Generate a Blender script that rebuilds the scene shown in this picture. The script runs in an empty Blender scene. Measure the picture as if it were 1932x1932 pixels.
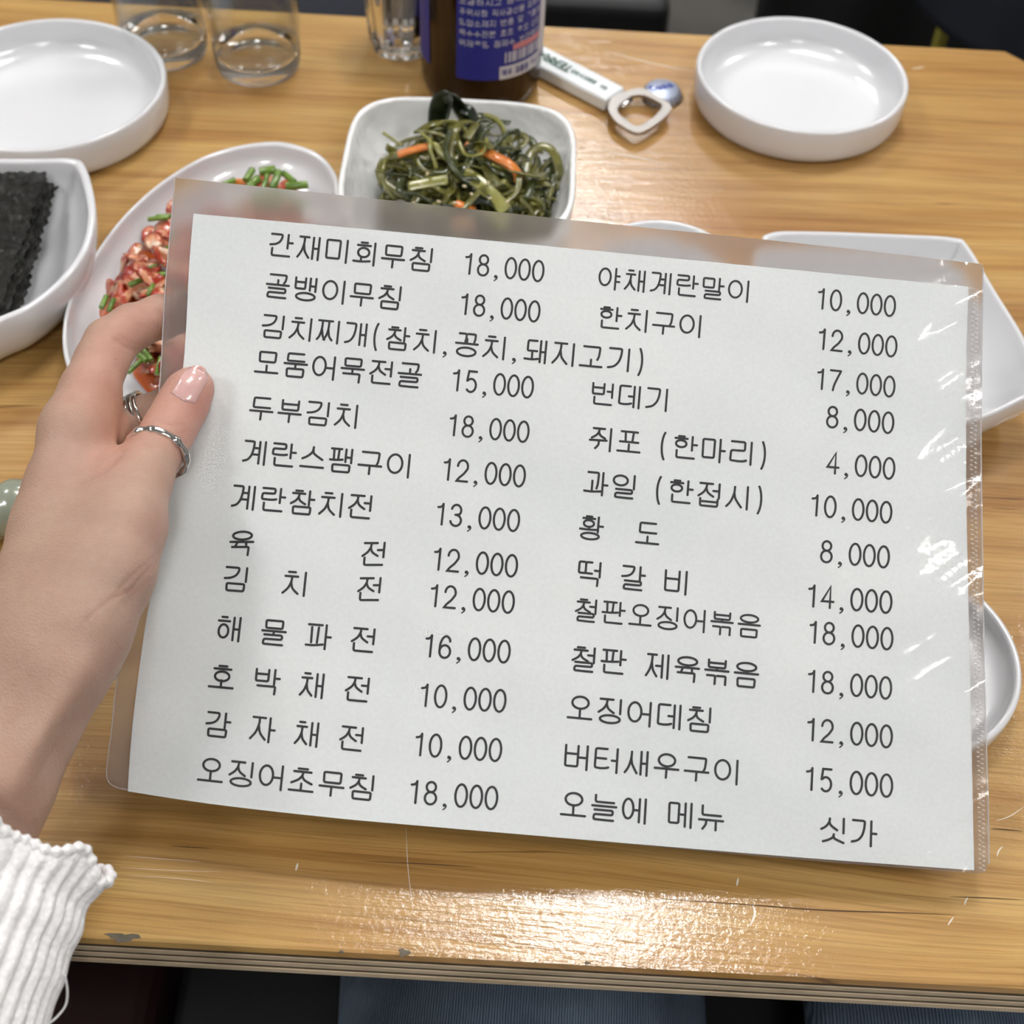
import bpy, bmesh, math, random
import numpy as np
from mathutils import Vector, Matrix
from mathutils.bvhtree import BVHTree
random.seed(7); RNG = np.random.default_rng(11)
SC = bpy.context.scene; COL = SC.collection
# ------------------------------------------------------------------ camera
F = 2700.0; IMG = 1932.0
TH, RO = math.radians(49), math.radians(3.1)
TABLE = 0.74
d_ = np.array([0, math.cos(TH), -math.sin(TH)]); U_ = np.array([0, math.sin(TH), math.cos(TH)]); X_ = np.array([1., 0, 0])
r_ = X_*math.cos(RO)+U_*math.sin(RO); u_ = -X_*math.sin(RO)+U_*math.cos(RO)
CAM = np.array([0, 0, TABLE+0.469])
cam = bpy.data.cameras.new('camera'); co = bpy.data.objects.new('camera', cam); COL.objects.link(co)
cam.sensor_width = 36; cam.sensor_fit = 'HORIZONTAL'; cam.lens = 36*F/IMG; cam.clip_start = .02
m = Matrix.Identity(4)
for i in range(3):
    m[i][0] = r_[i]; m[i][1] = u_[i]; m[i][2] = -d_[i]; m[i][3] = CAM[i]
co.matrix_world = m; SC.camera = co
cam.dof.use_dof = True; cam.dof.focus_distance = .535; cam.dof.aperture_fstop = 12.5
# ------------------------------------------------------------------ world, exposure
w = bpy.data.worlds.new('world'); SC.world = w; w.use_nodes = True
w.node_tree.nodes['Background'].inputs[0].default_value = (.9, .93, 1, 1)
w.node_tree.nodes['Background'].inputs[1].default_value = .05
vs = SC.view_settings; vs.view_transform = 'Standard'; vs.look = 'None'; vs.gamma = 1; vs.use_curve_mapping = False
vs.exposure = 0.08
# ceiling lights of the room: centre x, y, turn in degrees
LAMPS = [(.16, 1.19, 12), (1.45, 1.75, 12), (-1.25, 1.35, 12), (.20, -1.35, 12), (-1.35, -.45, 12), (1.22, -.22, 12), (.1, 2.7, 12)]
LAMP_POWER = 66.0
CEIL = 2.55

# ------------------------------------------------------------------ mapping between the photo and the place
def ray(px, py): return d_+(px-966)/F*r_+(966-py)/F*u_
def P(px, py, z): return CAM+ray(px, py)*z
def onp(px, py, h=0.0):
    v = ray(px, py); t = (TABLE+h-CAM[2])/v[2]; return CAM+v*t
def proj(p):
    q = np.asarray(p)-CAM; z = q@d_; return 966+F*(q@r_)/z, 966-F*(q@u_)/z, z

# ------------------------------------------------------------------ helpers
def obj(name, verts, faces, mat, parent=None, smooth=True, loc=None):
    me = bpy.data.meshes.new(name)
    V = np.asarray(verts, dtype=float)
    if parent is not None and loc is None: V = V-np.array(wloc(parent))
    me.from_pydata(V.tolist(), [], faces if isinstance(faces, list) else faces.tolist())
    if smooth: me.polygons.foreach_set('use_smooth', [True]*len(me.polygons))
    if mat: me.materials.append(mat)
    me.update()
    o = bpy.data.objects.new(name, me); COL.objects.link(o)
    if parent is not None: o.parent = parent
    if loc is not None: o.location = loc
    return o
def wloc(o):
    l = Vector((0, 0, 0))
    while o is not None: l += o.location; o = o.parent
    return tuple(l)
def tag(o, label=None, cat=None, group=None, kind=None):
    if label: o['label'] = label
    if cat: o['category'] = cat
    if group: o['group'] = group
    if kind: o['kind'] = kind
    return o
def thing(name, label, cat, loc=(0, 0, 0), group=None):
    o = bpy.data.objects.new(name, None); o.empty_display_size = .02; COL.objects.link(o); o.location = tuple(float(a) for a in loc)
    return tag(o, label, cat, group)
def fixn(o):
    bm = bmesh.new(); bm.from_mesh(o.data); bmesh.ops.recalc_face_normals(bm, faces=bm.faces); bm.to_mesh(o.data); bm.free(); return o
def merge(parts):
    V, Fc, n = [], [], 0
    for v, f in parts:
        V.append(np.asarray(v, float)); Fc += [tuple(i+n for i in q) for q in f]; n += len(v)
    return np.concatenate(V), Fc
def loft(rings, close_ends=(False, False)):
    n = len(rings[0]); V = np.concatenate([np.asarray(r) for r in rings]); Fc = []
    for i in range(len(rings)-1):
        for j in range(n):
            a, b = i*n+j, i*n+(j+1) % n
            Fc.append((a, b, b+n, a+n))
    if close_ends[0]: Fc.append(tuple(range(n))[::-1])
    if close_ends[1]: Fc.append(tuple(range((len(rings)-1)*n, len(rings)*n)))
    return V, Fc
def lathe(prof, n=64, c=(0, 0, 0)):
    a = np.linspace(0, 2*math.pi, n, endpoint=False); c = np.asarray(c, float)
    rings = [np.stack([c[0]+r*np.cos(a), c[1]+r*np.sin(a), np.full(n, c[2]+z)], 1) for r, z in prof]
    V, Fc = loft(rings, (True, True)); return V, Fc
def box(c, s, R=None):
    V = np.array([(x, y, z) for x in (-.5, .5) for y in (-.5, .5) for z in (-.5, .5)])*np.array(s)
    if R is not None: V = V@np.asarray(R).T
    V = V+np.asarray(c)
    return V, [(0, 1, 3, 2), (4, 6, 7, 5), (0, 4, 5, 1), (2, 3, 7, 6), (0, 2, 6, 4), (1, 5, 7, 3)]
def bevel(o, w=.001, seg=2, ang=40):
    md = o.modifiers.new('bevel', 'BEVEL'); md.width = w; md.segments = seg; md.limit_method = 'ANGLE'; md.angle_limit = math.radians(ang); return o
def crom(pts, n=8, closed=False):
    pts = np.asarray(pts, float); N = len(pts); out = []
    rng = range(N if closed else N-1)
    for i in rng:
        if closed: p0, p1, p2, p3 = pts[(i-1) % N], pts[i], pts[(i+1) % N], pts[(i+2) % N]
        else: p0, p1, p2, p3 = pts[max(i-1, 0)], pts[i], pts[i+1], pts[min(i+2, N-1)]
        for t in np.linspace(0, 1, n, endpoint=False):
            out.append(.5*((2*p1)+(p2-p0)*t+(2*p0-5*p1+4*p2-p3)*t*t+(3*p1-p0-3*p2+p3)*t**3))
    if not closed: out.append(pts[-1])
    return np.array(out)
def tube(path, rad, n=12, flat=None, up=(0, 0, 1), caps=True):
    """swept tube; rad scalar or list; flat=(a,b) scales the section"""
    path = np.asarray(path, float); N = len(path); rad = np.broadcast_to(np.asarray(rad, float), (N,))
    T = np.gradient(path, axis=0); T /= np.linalg.norm(T, axis=1)[:, None]+1e-12
    nrm = np.asarray(up, float); rings = []
    for i in range(N):
        nrm = nrm-T[i]*(nrm@T[i]); L = np.linalg.norm(nrm)
        if L < 1e-6: nrm = np.cross(T[i], (1, .3, .2)); L = np.linalg.norm(nrm)
        nrm = nrm/L; b = np.cross(T[i], nrm)
        a = np.linspace(0, 2*math.pi, n, endpoint=False)
        fa, fb = flat if flat else (1, 1)
        rings.append(path[i]+rad[i]*(np.cos(a)[:, None]*b*fa+np.sin(a)[:, None]*nrm*fb))
    return loft(rings, (caps, caps))
def blob(c, s, seed=0, amp=.25, n=10, R=None):
    rs = np.random.default_rng(seed); V = []; m_ = n
    ph = rs.uniform(0, 6.28, (4, 3)); fr = rs.uniform(1, 3.2, (4, 3))
    for i in range(m_+1):
        th = math.pi*i/m_
        for j in range(n*2):
            p = 2*math.pi*j/(n*2); q = np.array([math.sin(th)*math.cos(p), math.sin(th)*math.sin(p), math.cos(th)])
            k = 1+amp*sum(math.sin(fr[a]@q+ph[a, 0]) for a in range(4))/2
            V.append(q*k)
    V = np.array(V)*np.asarray(s)
    if R is not None: V = V@np.asarray(R).T
    Fc = [(i*2*n+j, i*2*n+(j+1) % (2*n), (i+1)*2*n+(j+1) % (2*n), (i+1)*2*n+j) for i in range(m_) for j in range(2*n)]
    return V+np.asarray(c), Fc
def rotm(rx=0, ry=0, rz=0): return np.array(Matrix.Rotation(rz, 3, 'Z') @ Matrix.Rotation(ry, 3, 'Y') @ Matrix.Rotation(rx, 3, 'X'))

# ------------------------------------------------------------------ materials
def mat(name, col=(.8, .8, .8), rough=.5, metal=0, **kw):
    m_ = bpy.data.materials.new(name); m_.use_nodes = True; b = m_.node_tree.nodes['Principled BSDF']
    b.inputs['Base Color'].default_value = (*col, 1); b.inputs['Roughness'].default_value = rough; b.inputs['Metallic'].default_value = metal
    for k, v in kw.items():
        b.inputs[k.replace('_', ' ')].default_value = v
    return m_
def N(m_, t, **kw):
    n = m_.node_tree.nodes.new(t)
    for k, v in kw.items():
        if k in n.inputs.keys(): n.inputs[k].default_value = v
        else: setattr(n, k, v)
    return n
def L(m_, a, b): m_.node_tree.links.new(a, b)
def B(m_): return m_.node_tree.nodes['Principled BSDF']
def coords(m_, scale=(1, 1, 1), loc=(0, 0, 0), rot=(0, 0, 0), kind='Object'):
    t = N(m_, 'ShaderNodeTexCoord'); mp = N(m_, 'ShaderNodeMapping')
    mp.inputs['Scale'].default_value = scale; mp.inputs['Location'].default_value = loc; mp.inputs['Rotation'].default_value = rot
    L(m_, t.outputs[kind], mp.inputs['Vector']); return mp.outputs['Vector']
def noise(m_, vec, scale=5, detail=4, rough=.5, dist=0):
    n = N(m_, 'ShaderNodeTexNoise'); n.inputs['Scale'].default_value = scale; n.inputs['Detail'].default_value = detail
    n.inputs['Roughness'].default_value = rough; n.inputs['Distortion'].default_value = dist; L(m_, vec, n.inputs['Vector']); return n.outputs['Fac']
def ramp(m_, fac, stops):
    r = N(m_, 'ShaderNodeValToRGB'); e = r.color_ramp.elements
    while len(e) < len(stops): e.new(.5)
    for k, (p, c) in zip(e, stops): k.position = p; k.color = (*c, 1) if len(c) == 3 else c
    L(m_, fac, r.inputs['Fac']); return r.outputs['Color']
def mixc(m_, a, b, fac, mode='MIX'):
    n = N(m_, 'ShaderNodeMix', data_type='RGBA', blend_type=mode)
    for s, v in ((n.inputs[0], fac), (n.inputs[6], a), (n.inputs[7], b)):
        if hasattr(v, 'links'): L(m_, v, s)
        else: s.default_value = v if not isinstance(v, tuple) else ((*v, 1) if len(v) == 3 else v)
    return n.outputs[2]
def mth(m_, op, a, b=0.0):
    n = N(m_, 'ShaderNodeMath', operation=op)
    for s, v in ((n.inputs[0], a), (n.inputs[1], b)):
        if hasattr(v, 'links'): L(m_, v, s)
        else: s.default_value = v
    return n.outputs[0]
def bump(m_, h, strength=.3, dist=.001, sock='Normal'):
    b = N(m_, 'ShaderNodeBump'); b.inputs['Strength'].default_value = strength; b.inputs['Distance'].default_value = dist
    L(m_, h, b.inputs['Height']); L(m_, b.outputs['Normal'], B(m_).inputs[sock]); return b

def wood_mat():
    m_ = mat('varnished_wood', rough=.42)
    v0 = coords(m_, (1, 1, 1))
    # slow warp so that the grain wanders like sawn softwood
    warp = noise(m_, coords(m_, (1.6, 4.5, 1), (3.1, .7, 0)), 1.0, 2, .5)
    wv = N(m_, 'ShaderNodeVectorMath', operation='MULTIPLY_ADD')
    cx = N(m_, 'ShaderNodeCombineXYZ'); L(m_, warp, cx.inputs[1]); L(m_, cx.outputs[0], wv.inputs[0])
    wv.inputs[1].default_value = (0, .06, 0); L(m_, v0, wv.inputs[2])
    def mp(s, l=(0, 0, 0)):
        q = N(m_, 'ShaderNodeMapping'); q.inputs['Scale'].default_value = s; q.inputs['Location'].default_value = l; L(m_, wv.outputs[0], q.inputs['Vector']); return q.outputs[0]
    bands = noise(m_, mp((2.0, 34, 1)), 1.0, 3, .55, .6)
    rings = noise(m_, mp((3.2, 120, 1), (2, 5, 0)), 1.0, 3, .6, .3)
    fine = noise(m_, mp((14, 900, 1), (1, 9, 0)), 1.0, 3, .7)
    patch = noise(m_, mp((4, 10, 1), (7, 1, 0)), 1.0, 2, .5)
    c1 = ramp(m_, bands, [(.30, (.37, .185, .052)), (.45, (.50, .295, .090)), (.56, (.57, .37, .135)), (.72, (.42, .225, .066))])
    c2 = ramp(m_, rings, [(.36, (.34, .165, .046)), (.50, (.52, .32, .105)), (.66, (.60, .41, .155))])
    c = mixc(m_, c1, c2, .45)
    c = mixc(m_, c, ramp(m_, fine, [(.35, (.60, .55, .48)), (.55, (1, 1, 1))]), .65, 'MULTIPLY')
    c = mixc(m_, c, ramp(m_, patch, [(.35, (.84, .72, .66)), (.6, (1.06, 1.04, 1.0))]), .8, 'MULTIPLY')
    # long dark drying cracks
    crk = noise(m_, mp((1.7, 60, 1), (11, 3, 0)), 1.0, 2, .5, .4)
    k = ramp(m_, crk, [(.497, (1, 1, 1)), (.5, (.25, .14, .08)), (.503, (1, 1, 1))])
    kmask = ramp(m_, noise(m_, mp((5, 9, 1), (5, 5, 0)), 1.0, 1), [(.56, (0, 0, 0)), (.60, (1, 1, 1))])
    c = mixc(m_, c, mixc(m_, (1., 1., 1.), k, kmask), .7, 'MULTIPLY')
    L(m_, c, B(m_).inputs['Base Color'])
    # varnish: brushed along the grain, pitted
    fib = noise(m_, mp((30, 700, 1), (4, 4, 0)), 1.0, 3, .6)
    pit = noise(m_, v0, 420, 3, .6)
    wav = noise(m_, coords(m_, (26, 230, 1)), 1.0, 3)
    h = mth(m_, 'ADD', mth(m_, 'MULTIPLY', fib, .55), mth(m_, 'ADD', mth(m_, 'MULTIPLY', pit, .6), mth(m_, 'MULTIPLY', wav, .7)))
    b = B(m_); b.inputs['Coat Weight'].default_value = 1; b.inputs['Coat Roughness'].default_value = .07; b.inputs['Specular IOR Level'].default_value = .3
    bump(m_, h, .34, .00065, 'Coat Normal'); bump(m_, h, .25, .0006)
    return m_
M = {}
M['wood'] = wood_mat()
def ply_mat(name, c, c2):
    m_ = mat(name, c, .7); n = noise(m_, coords(m_, (30, 30, 60)), 1.0, 4, .7)
    L(m_, ramp(m_, n, [(.35, c2), (.62, c)]), B(m_).inputs['Base Color']); bump(m_, n, .6, .0008); return m_
M['ply_a'] = ply_mat('plywood_pale', (.62, .50, .34), (.46, .36, .23)); M['ply_b'] = ply_mat('plywood_dark', (.10, .066, .038), (.05, .032, .018))
def china(name, c=(.74, .75, .77), bmp=0):
    m_ = mat(name, c, .22, 0); b = B(m_); b.inputs['Coat Weight'].default_value = .6; b.inputs['Coat Roughness'].default_value = .06
    if bmp: bump(m_, noise(m_, coords(m_, (1, 1, 1)), 75, 2, .5), .9, bmp)
    return m_
M['china'] = china('white_melamine'); M['hammered'] = china('hammered_white_ceramic', (.86, .87, .86), .003)
M['celadon'] = china('celadon_glaze', (.30, .33, .26)); M['celadon'].node_tree.nodes['Principled BSDF'].inputs['Subsurface Weight'].default_value = 0
M['metal'] = mat('worn_steel', (.42, .40, .38), .42, 1)
bump(M['metal'], noise(M['metal'], coords(M['metal']), 900, 3), .3, .0003)
M['silver'] = mat('polished_silver', (.86, .85, .83), .14, 1)
M['dark_silver'] = mat('oxidised_silver', (.5, .49, .48), .22, 1)
M['black'] = mat('black_metal', (.008, .008, .009), .5); M['floor'] = mat('dark_floor', (.075, .072, .066), .6)
L(M['floor'], ramp(M['floor'], noise(M['floor'], coords(M['floor']), 9, 5), [(.3, (.045, .043, .040)), (.7, (.095, .09, .082))]), B(M['floor']).inputs['Base Color'])
M['wall'] = mat('painted_wall', (.62, .60, .56), .8); M['ceil'] = mat('ceiling_paint', (.75, .75, .73), .9)
M['navy'] = mat('dark_navy_cloth', (.010, .013, .022), .85); M['maroon'] = mat('dark_maroon_vinyl', (.022, .0035, .0045), .5)
M['charcoal'] = mat('charcoal_cloth', (.012, .012, .013), .9); M['yellow'] = mat('yellow_paint', (.22, .19, .02), .6)
M['glass'] = mat('clear_glass', (1, 1, 1), .0, 0, IOR=1.48, Transmission_Weight=1.0)
def thin_glass():
    m_ = bpy.data.materials.new('thin_clear_glass'); m_.use_nodes = True; nt_ = m_.node_tree; nt_.nodes.remove(nt_.nodes['Principled BSDF'])
    tr = N(m_, 'ShaderNodeBsdfTransparent'); tr.inputs[0].default_value = (.965, .975, .97, 1); gs = N(m_, 'ShaderNodeBsdfGlossy'); gs.inputs['Roughness'].default_value = .02
    lw = N(m_, 'ShaderNodeLayerWeight'); lw.inputs['Blend'].default_value = .5; mx = N(m_, 'ShaderNodeMixShader'); L(m_, mth(m_, 'ADD', mth(m_, 'MULTIPLY', mth(m_, 'POWER', lw.outputs['Facing'], 3.0), .7), .04), mx.inputs[0])
    L(m_, tr.outputs[0], mx.inputs[1]); L(m_, gs.outputs[0], mx.inputs[2]); L(m_, mx.outputs[0], nt_.nodes['Material Output'].inputs[0]); return m_
M['thin'] = thin_glass()
M['water'] = mat('water', (1, 1, 1), .0, 0, IOR=1.33, Transmission_Weight=1.0)
M['amber'] = mat('brown_bottle_glass', (.055, .014, .003), .03, 0, IOR=1.5, Transmission_Weight=.85)
M['blue'] = mat('blue_label_paper', (.012, .02, .23), .45); M['white_print'] = mat('white_print', (.50, .50, .60), .5); M['white_label'] = mat('white_label_paper', (.60, .60, .64), .5)
M['red_print'] = mat('red_print', (.62, .22, .24), .5); M['green_print'] = mat('green_print', (.01, .10, .06), .5); M['blue_print'] = mat('blue_print', (.02, .05, .32), .5)
M['plastic'] = mat('white_plastic', (.84, .88, .89), .3); M['cap'] = mat('printed_crown_metal', (.42, .47, .60), .3, .6)
M['ink'] = mat('black_ink', (.009, .010, .014), .6)
def paper_mat():
    m_ = mat('office_paper', (.8, .82, .82), .75)
    n1 = noise(m_, coords(m_), 14, 3, .5); n2 = noise(m_, coords(m_), 700, 2, .6)
    c = ramp(m_, n1, [(.3, (.70, .735, .735)), (.7, (.765, .79, .785))])
    c = mixc(m_, c, ramp(m_, n2, [(.3, (.93, .93, .93)), (.7, (1, 1, 1))]), .8, 'MULTIPLY')
    L(m_, c, B(m_).inputs['Base Color']); return m_
M['paper'] = paper_mat()
def sheet_mat(name, haze, gl, refr):
    m_ = bpy.data.materials.new(name); m_.use_nodes = True; nt = m_.node_tree; nt.nodes.remove(nt.nodes['Principled BSDF']); out = nt.nodes['Material Output']
    tr = N(m_, 'ShaderNodeBsdfTransparent'); gs = N(m_, 'ShaderNodeBsdfGlossy'); gs.inputs['Roughness'].default_value = gl
    df = N(m_, 'ShaderNodeBsdfDiffuse'); df.inputs['Color'].default_value = (.55, .53, .53, 1)
    tl = N(m_, 'ShaderNodeBsdfTranslucent'); tl.inputs['Color'].default_value = (.6, .58, .58, 1)
    fr = N(m_, 'ShaderNodeFresnel'); fr.inputs['IOR'].default_value = 1.45
    bp = N(m_, 'ShaderNodeBump'); bp.inputs['Strength'].default_value = .5; bp.inputs['Distance'].default_value = .0012
    L(m_, noise(m_, coords(m_), 38, 3, .55, .8), bp.inputs['Height']); L(m_, bp.outputs[0], gs.inputs['Normal'])
    hz = N(m_, 'ShaderNodeMixShader'); hz.inputs[0].default_value = .5; L(m_, df.outputs[0], hz.inputs[1]); L(m_, tl.outputs[0], hz.inputs[2])
    a = N(m_, 'ShaderNodeMixShader')
    fac = ramp(m_, noise(m_, coords(m_), 60, 4, .65), [(.3, (haze*.8,)*3), (.7, (haze*1.2,)*3)]); L(m_, fac, a.inputs[0])
    if refr:
        rf = N(m_, 'ShaderNodeBsdfRefraction'); rf.inputs['IOR'].default_value = 1.12; rf.inputs['Roughness'].default_value = refr; rf.inputs['Color'].default_value = (.92, .90, .89, 1)
        L(m_, rf.outputs[0], a.inputs[1])
    else: L(m_, tr.outputs[0], a.inputs[1])
    L(m_, hz.outputs[0], a.inputs[2])
    b = N(m_, 'ShaderNodeMixShader'); L(m_, fr.outputs[0], b.inputs[0]); L(m_, a.outputs[0], b.inputs[1]); L(m_, gs.outputs[0], b.inputs[2])
    L(m_, b.outputs[0], out.inputs['Surface']); return m_
M['film_front'] = sheet_mat('clear_film', .022, .11, 0); M['film_back'] = sheet_mat('milky_film', .36, .16, .4)
M['seam'] = mat('pressed_film_edge', (.75, .74, .74), .12, 0, Alpha=.45)
def skin_mat():
    m_ = mat('skin', (.6, .42, .33), .47); b = B(m_)
    at = N(m_, 'ShaderNodeAttribute'); at.attribute_name = 'tint'
    n1 = noise(m_, coords(m_), 45, 3, .55); n2 = noise(m_, coords(m_), 260, 3, .6)
    c = mixc(m_, at.outputs['Color'], ramp(m_, n1, [(.3, (.94, .85, .84)), (.7, (1.04, 1.03, 1.02))]), .8, 'MULTIPLY')
    c = mixc(m_, c, ramp(m_, n2, [(.3, (.95, .92, .91)), (.7, (1.02, 1.02, 1.02))]), .7, 'MULTIPLY')
    L(m_, c, b.inputs['Base Color'])
    b.inputs['Subsurface Weight'].default_value = .25; b.inputs['Subsurface Radius'].default_value = (1.0, .35, .2); b.inputs['Subsurface Scale'].default_value = .004
    b.inputs['Specular IOR Level'].default_value = .35
    ln = noise(m_, coords(m_, (500, 900, 500), rot=(0, 0, .5)), 1.0, 3, .6, 1.2)
    vr = N(m_, 'ShaderNodeTexVoronoi'); vr.inputs['Scale'].default_value = 1300; L(m_, coords(m_), vr.inputs['Vector'])
    bump(m_, mth(m_, 'ADD', mth(m_, 'MULTIPLY', ln, .7), mth(m_, 'MULTIPLY', vr.outputs['Distance'], .4)), .6, .0006)
    return m_
M['skin'] = skin_mat(); M['nail'] = mat('fingernail', (.66, .40, .37), .22, 0, Coat_Weight=.5, Subsurface_Weight=.1, Subsurface_Scale=.002)
def knit_mat():
    m_ = mat('white_knit', (.90, .89, .89), .85)
    vr = N(m_, 'ShaderNodeTexVoronoi'); vr.inputs['Scale'].default_value = 620; L(m_, coords(m_, (1, 1, 1)), vr.inputs['Vector'])
    h = mth(m_, 'MULTIPLY', vr.outputs['Distance'], -1)
    L(m_, ramp(m_, vr.outputs['Distance'], [(.2, (.92, .91, .91)), (.8, (.80, .79, .79))]), B(m_).inputs['Base Color'])
    bump(m_, h, .5, .0008); return m_
M['knit'] = knit_mat()
def denim_mat():
    m_ = mat('blue_denim', (.1, .15, .25), .9)
    wv = N(m_, 'ShaderNodeTexWave'); wv.inputs['Scale'].default_value = 260; wv.inputs['Distortion'].default_value = 2.0; wv.inputs['Detail'].default_value = 3; wv.inputs['Detail Scale'].default_value = 2
    L(m_, coords(m_, (1, .18, .2), rot=(0, 0, .15)), wv.inputs['Vector'])
    n = noise(m_, coords(m_, (1, 1, 1)), 30, 4, .6)
    c = ramp(m_, wv.outputs['Fac'], [(.2, (.055, .085, .14)), (.75, (.20, .26, .34))])
    c = mixc(m_, c, ramp(m_, n, [(.3, (.6, .62, .68)), (.7, (1.15, 1.15, 1.1))]), .8, 'MULTIPLY')
    L(m_, c, B(m_).inputs['Base Color']); bump(m_, wv.outputs['Fac'], .5, .0006); return m_
M['denim'] = denim_mat()
def nori_mat():
    m_ = mat('roasted_seaweed', (.012, .013, .010), .26, 0, Specular_IOR_Level=.9); n = noise(m_, coords(m_, (1, 1, 1)), 260, 5, .7, .6); n2 = noise(m_, coords(m_), 90, 3, .6)
    L(m_, ramp(m_, n2, [(.3, (.006, .006, .005)), (.75, (.020, .020, .013))]), B(m_).inputs['Base Color']); bump(m_, n, 1.0, .006); return m_
M['nori'] = nori_mat()
def veg(name, c, c2, rough=.3, sc=160):
    m_ = mat(name, c, rough); n = noise(m_, coords(m_), sc, 3, .6)
    L(m_, ramp(m_, n, [(.32, c2), (.66, c)]), B(m_).inputs['Base Color']); B(m_).inputs['Coat Weight'].default_value = .5; B(m_).inputs['Coat Roughness'].default_value = .15
    B(m_).inputs['Subsurface Weight'].default_value = .0; bump(m_, n, .3, .0008); return m_
M['kelp_a'] = veg('olive_kelp', (.175, .165, .030), (.075, .075, .013)); M['kelp_b'] = veg('dark_kelp', (.055, .068, .014), (.022, .03, .008))
M['kelp_c'] = veg('pale_kelp', (.30, .29, .075), (.16, .16, .03)); M['kelp_d'] = veg('blackish_kelp', (.012, .022, .008), (.005, .009, .004))
M['carrot'] = veg('carrot', (.78, .26, .05), (.60, .17, .03)); M['chive'] = veg('green_chive', (.16, .28, .03), (.08, .16, .02))
def kimchi_mat(name, w_, r, k):
    m_ = mat(name, w_, .28); n = noise(m_, coords(m_), 120, 4, .65, .8)
    L(m_, ramp(m_, n, [(k-.1, w_), (k, (.62, .26, .12)), (k+.1, r)]), B(m_).inputs['Base Color']); bump(m_, n, .6, .0015)
    B(m_).inputs['Coat Weight'].default_value = .6; B(m_).inputs['Coat Roughness'].default_value = .12; return m_
M['kim_a'] = kimchi_mat('seasoned_pale_slice', (.62, .47, .35), (.40, .030, .008), .44); M['kim_b'] = kimchi_mat('seasoned_red_slice', (.46, .22, .12), (.30, .016, .006), .38)
M['sesame'] = mat('sesame', (.55, .46, .28), .5)
M['sauce'] = mat('red_chilli_sauce', (.50, .10, .02), .15, 0, Coat_Weight=1.0)
# ------------------------------------------------------------------ room
def struct(name, v, f, m_): return tag(obj(name, v, f, m_, smooth=False), kind='structure')
struct('floor', *box((0, .6, -.05), (7, 7, .1)), M['floor'])
struct('ceiling', *box((0, .6, CEIL+.05), (7, 7, .1)), M['ceil'])
struct('wall_back', *box((0, 4.15, CEIL/2), (7, .1, CEIL)), M['wall']); struct('wall_front', *box((0, -2.95, CEIL/2), (7, .1, CEIL)), M['wall'])
struct('wall_left', *box((-3.55, .6, CEIL/2), (.1, 7, CEIL)), M['wall']); struct('wall_right', *box((3.55, .6, CEIL/2), (.1, 7, CEIL)), M['wall'])
for nm, c, s in (('baseboard_back', (0, 4.09, .05), (7, .02, .1)), ('baseboard_left', (-3.49, .6, .05), (.02, 7, .1)), ('baseboard_right', (3.49, .6, .05), (.02, 7, .1))):
    struct(nm, *box(c, s), M['black'])
M['led'] = bpy.data.materials.new('led_diffuser'); M['led'].use_nodes = True; nt = M['led'].node_tree; nt.nodes.remove(nt.nodes['Principled BSDF'])
em = nt.nodes.new('ShaderNodeEmission'); em.inputs['Color'].default_value = (1, .98, .968, 1); em.inputs['Strength'].default_value = LAMP_POWER; nt.links.new(em.outputs[0], nt.nodes['Material Output'].inputs[0])
places = ['above the laid table', 'beyond the table to the right', 'beyond the table to the left', 'behind the diner', 'behind the diner to the left', 'to the right of the diner', 'far beyond the table']
for (x, y, a), wh in zip(LAMPS, places):
    t = thing('ceiling_light', 'white cross-shaped LED ceiling light ' + wh, 'ceiling light', (x, y, CEIL-.035), 'cross-shaped ceiling lights')
    R = rotm(rz=math.radians(a))
    v, f = merge([box((0, 0, .02), (.62, .09, .03), R), box((0, 0, .02), (.09, .62, .03), R)]); bevel(obj('housing', v, f, M['ceil'], t, False, (0, 0, 0)), .004)
    v, f = merge([box((0, 0, 0), (.58, .055, .012), R), box((0, .16, 0), (.055, .26, .012), None), box((0, -.16, 0), (.055, .26, .012), None)])
    v[8:] = v[8:]@R.T; obj('diffuser', v, f, M['led'], t, False, (0, 0, 0))

# ------------------------------------------------------------------ table
YF, YB, XL, XR = .2045, .8065, -.90, .335
def outline(inset=0.0, zz=0.0, ch=.046):
    x0, x1, y0, y1 = XL+inset, XR-inset, YF+inset, YB-inset
    return np.array([(x0+ch, y0, zz), (x1-ch, y0, zz), (x1, y0+ch, zz), (x1, y1-ch, zz), (x1-ch, y1, zz), (x0+ch, y1, zz), (x0, y1-ch, zz), (x0, y0+ch, zz)])
table = thing('dining_table', 'varnished pine plywood table with worn layered edge and cut corners', 'table', (0, 0, 0))
v, f = loft([outline(0, TABLE-.0035), outline(.0006, TABLE-.0006), outline(.0016, TABLE)], (True, True)); fixn(obj('tabletop', v, f, M['wood'], table, False))
z = TABLE-.0036
for i, (hh, ins, kk) in enumerate([(.0026, .0004, 'ply_b'), (.0026, .0, 'ply_a'), (.0024, .0005, 'ply_b'), (.0026, .0001, 'ply_a'), (.0024, .0005, 'ply_b'), (.0028, .0, 'ply_a')]):
    v, f = loft([outline(ins, z-hh), outline(ins, z-.00005)], (True, True)); fixn(obj('ply', v, f, M[kk], table, False)); z -= hh
for sx in (XL+.12, XR-.12):
    for sy in (YF+.10, YB-.10):
        bevel(obj('leg', *box((sx, sy, (z)/2), (.045, .045, z)), M['black'], table, False), .004)
v, f = merge([box(((XL+XR)/2, YF+.10, z-.03), (XR-XL-.24, .03, .055)), box(((XL+XR)/2, YB-.10, z-.03), (XR-XL-.24, .03, .055))]); obj('rail', v, f, M['black'], table, False)
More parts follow.
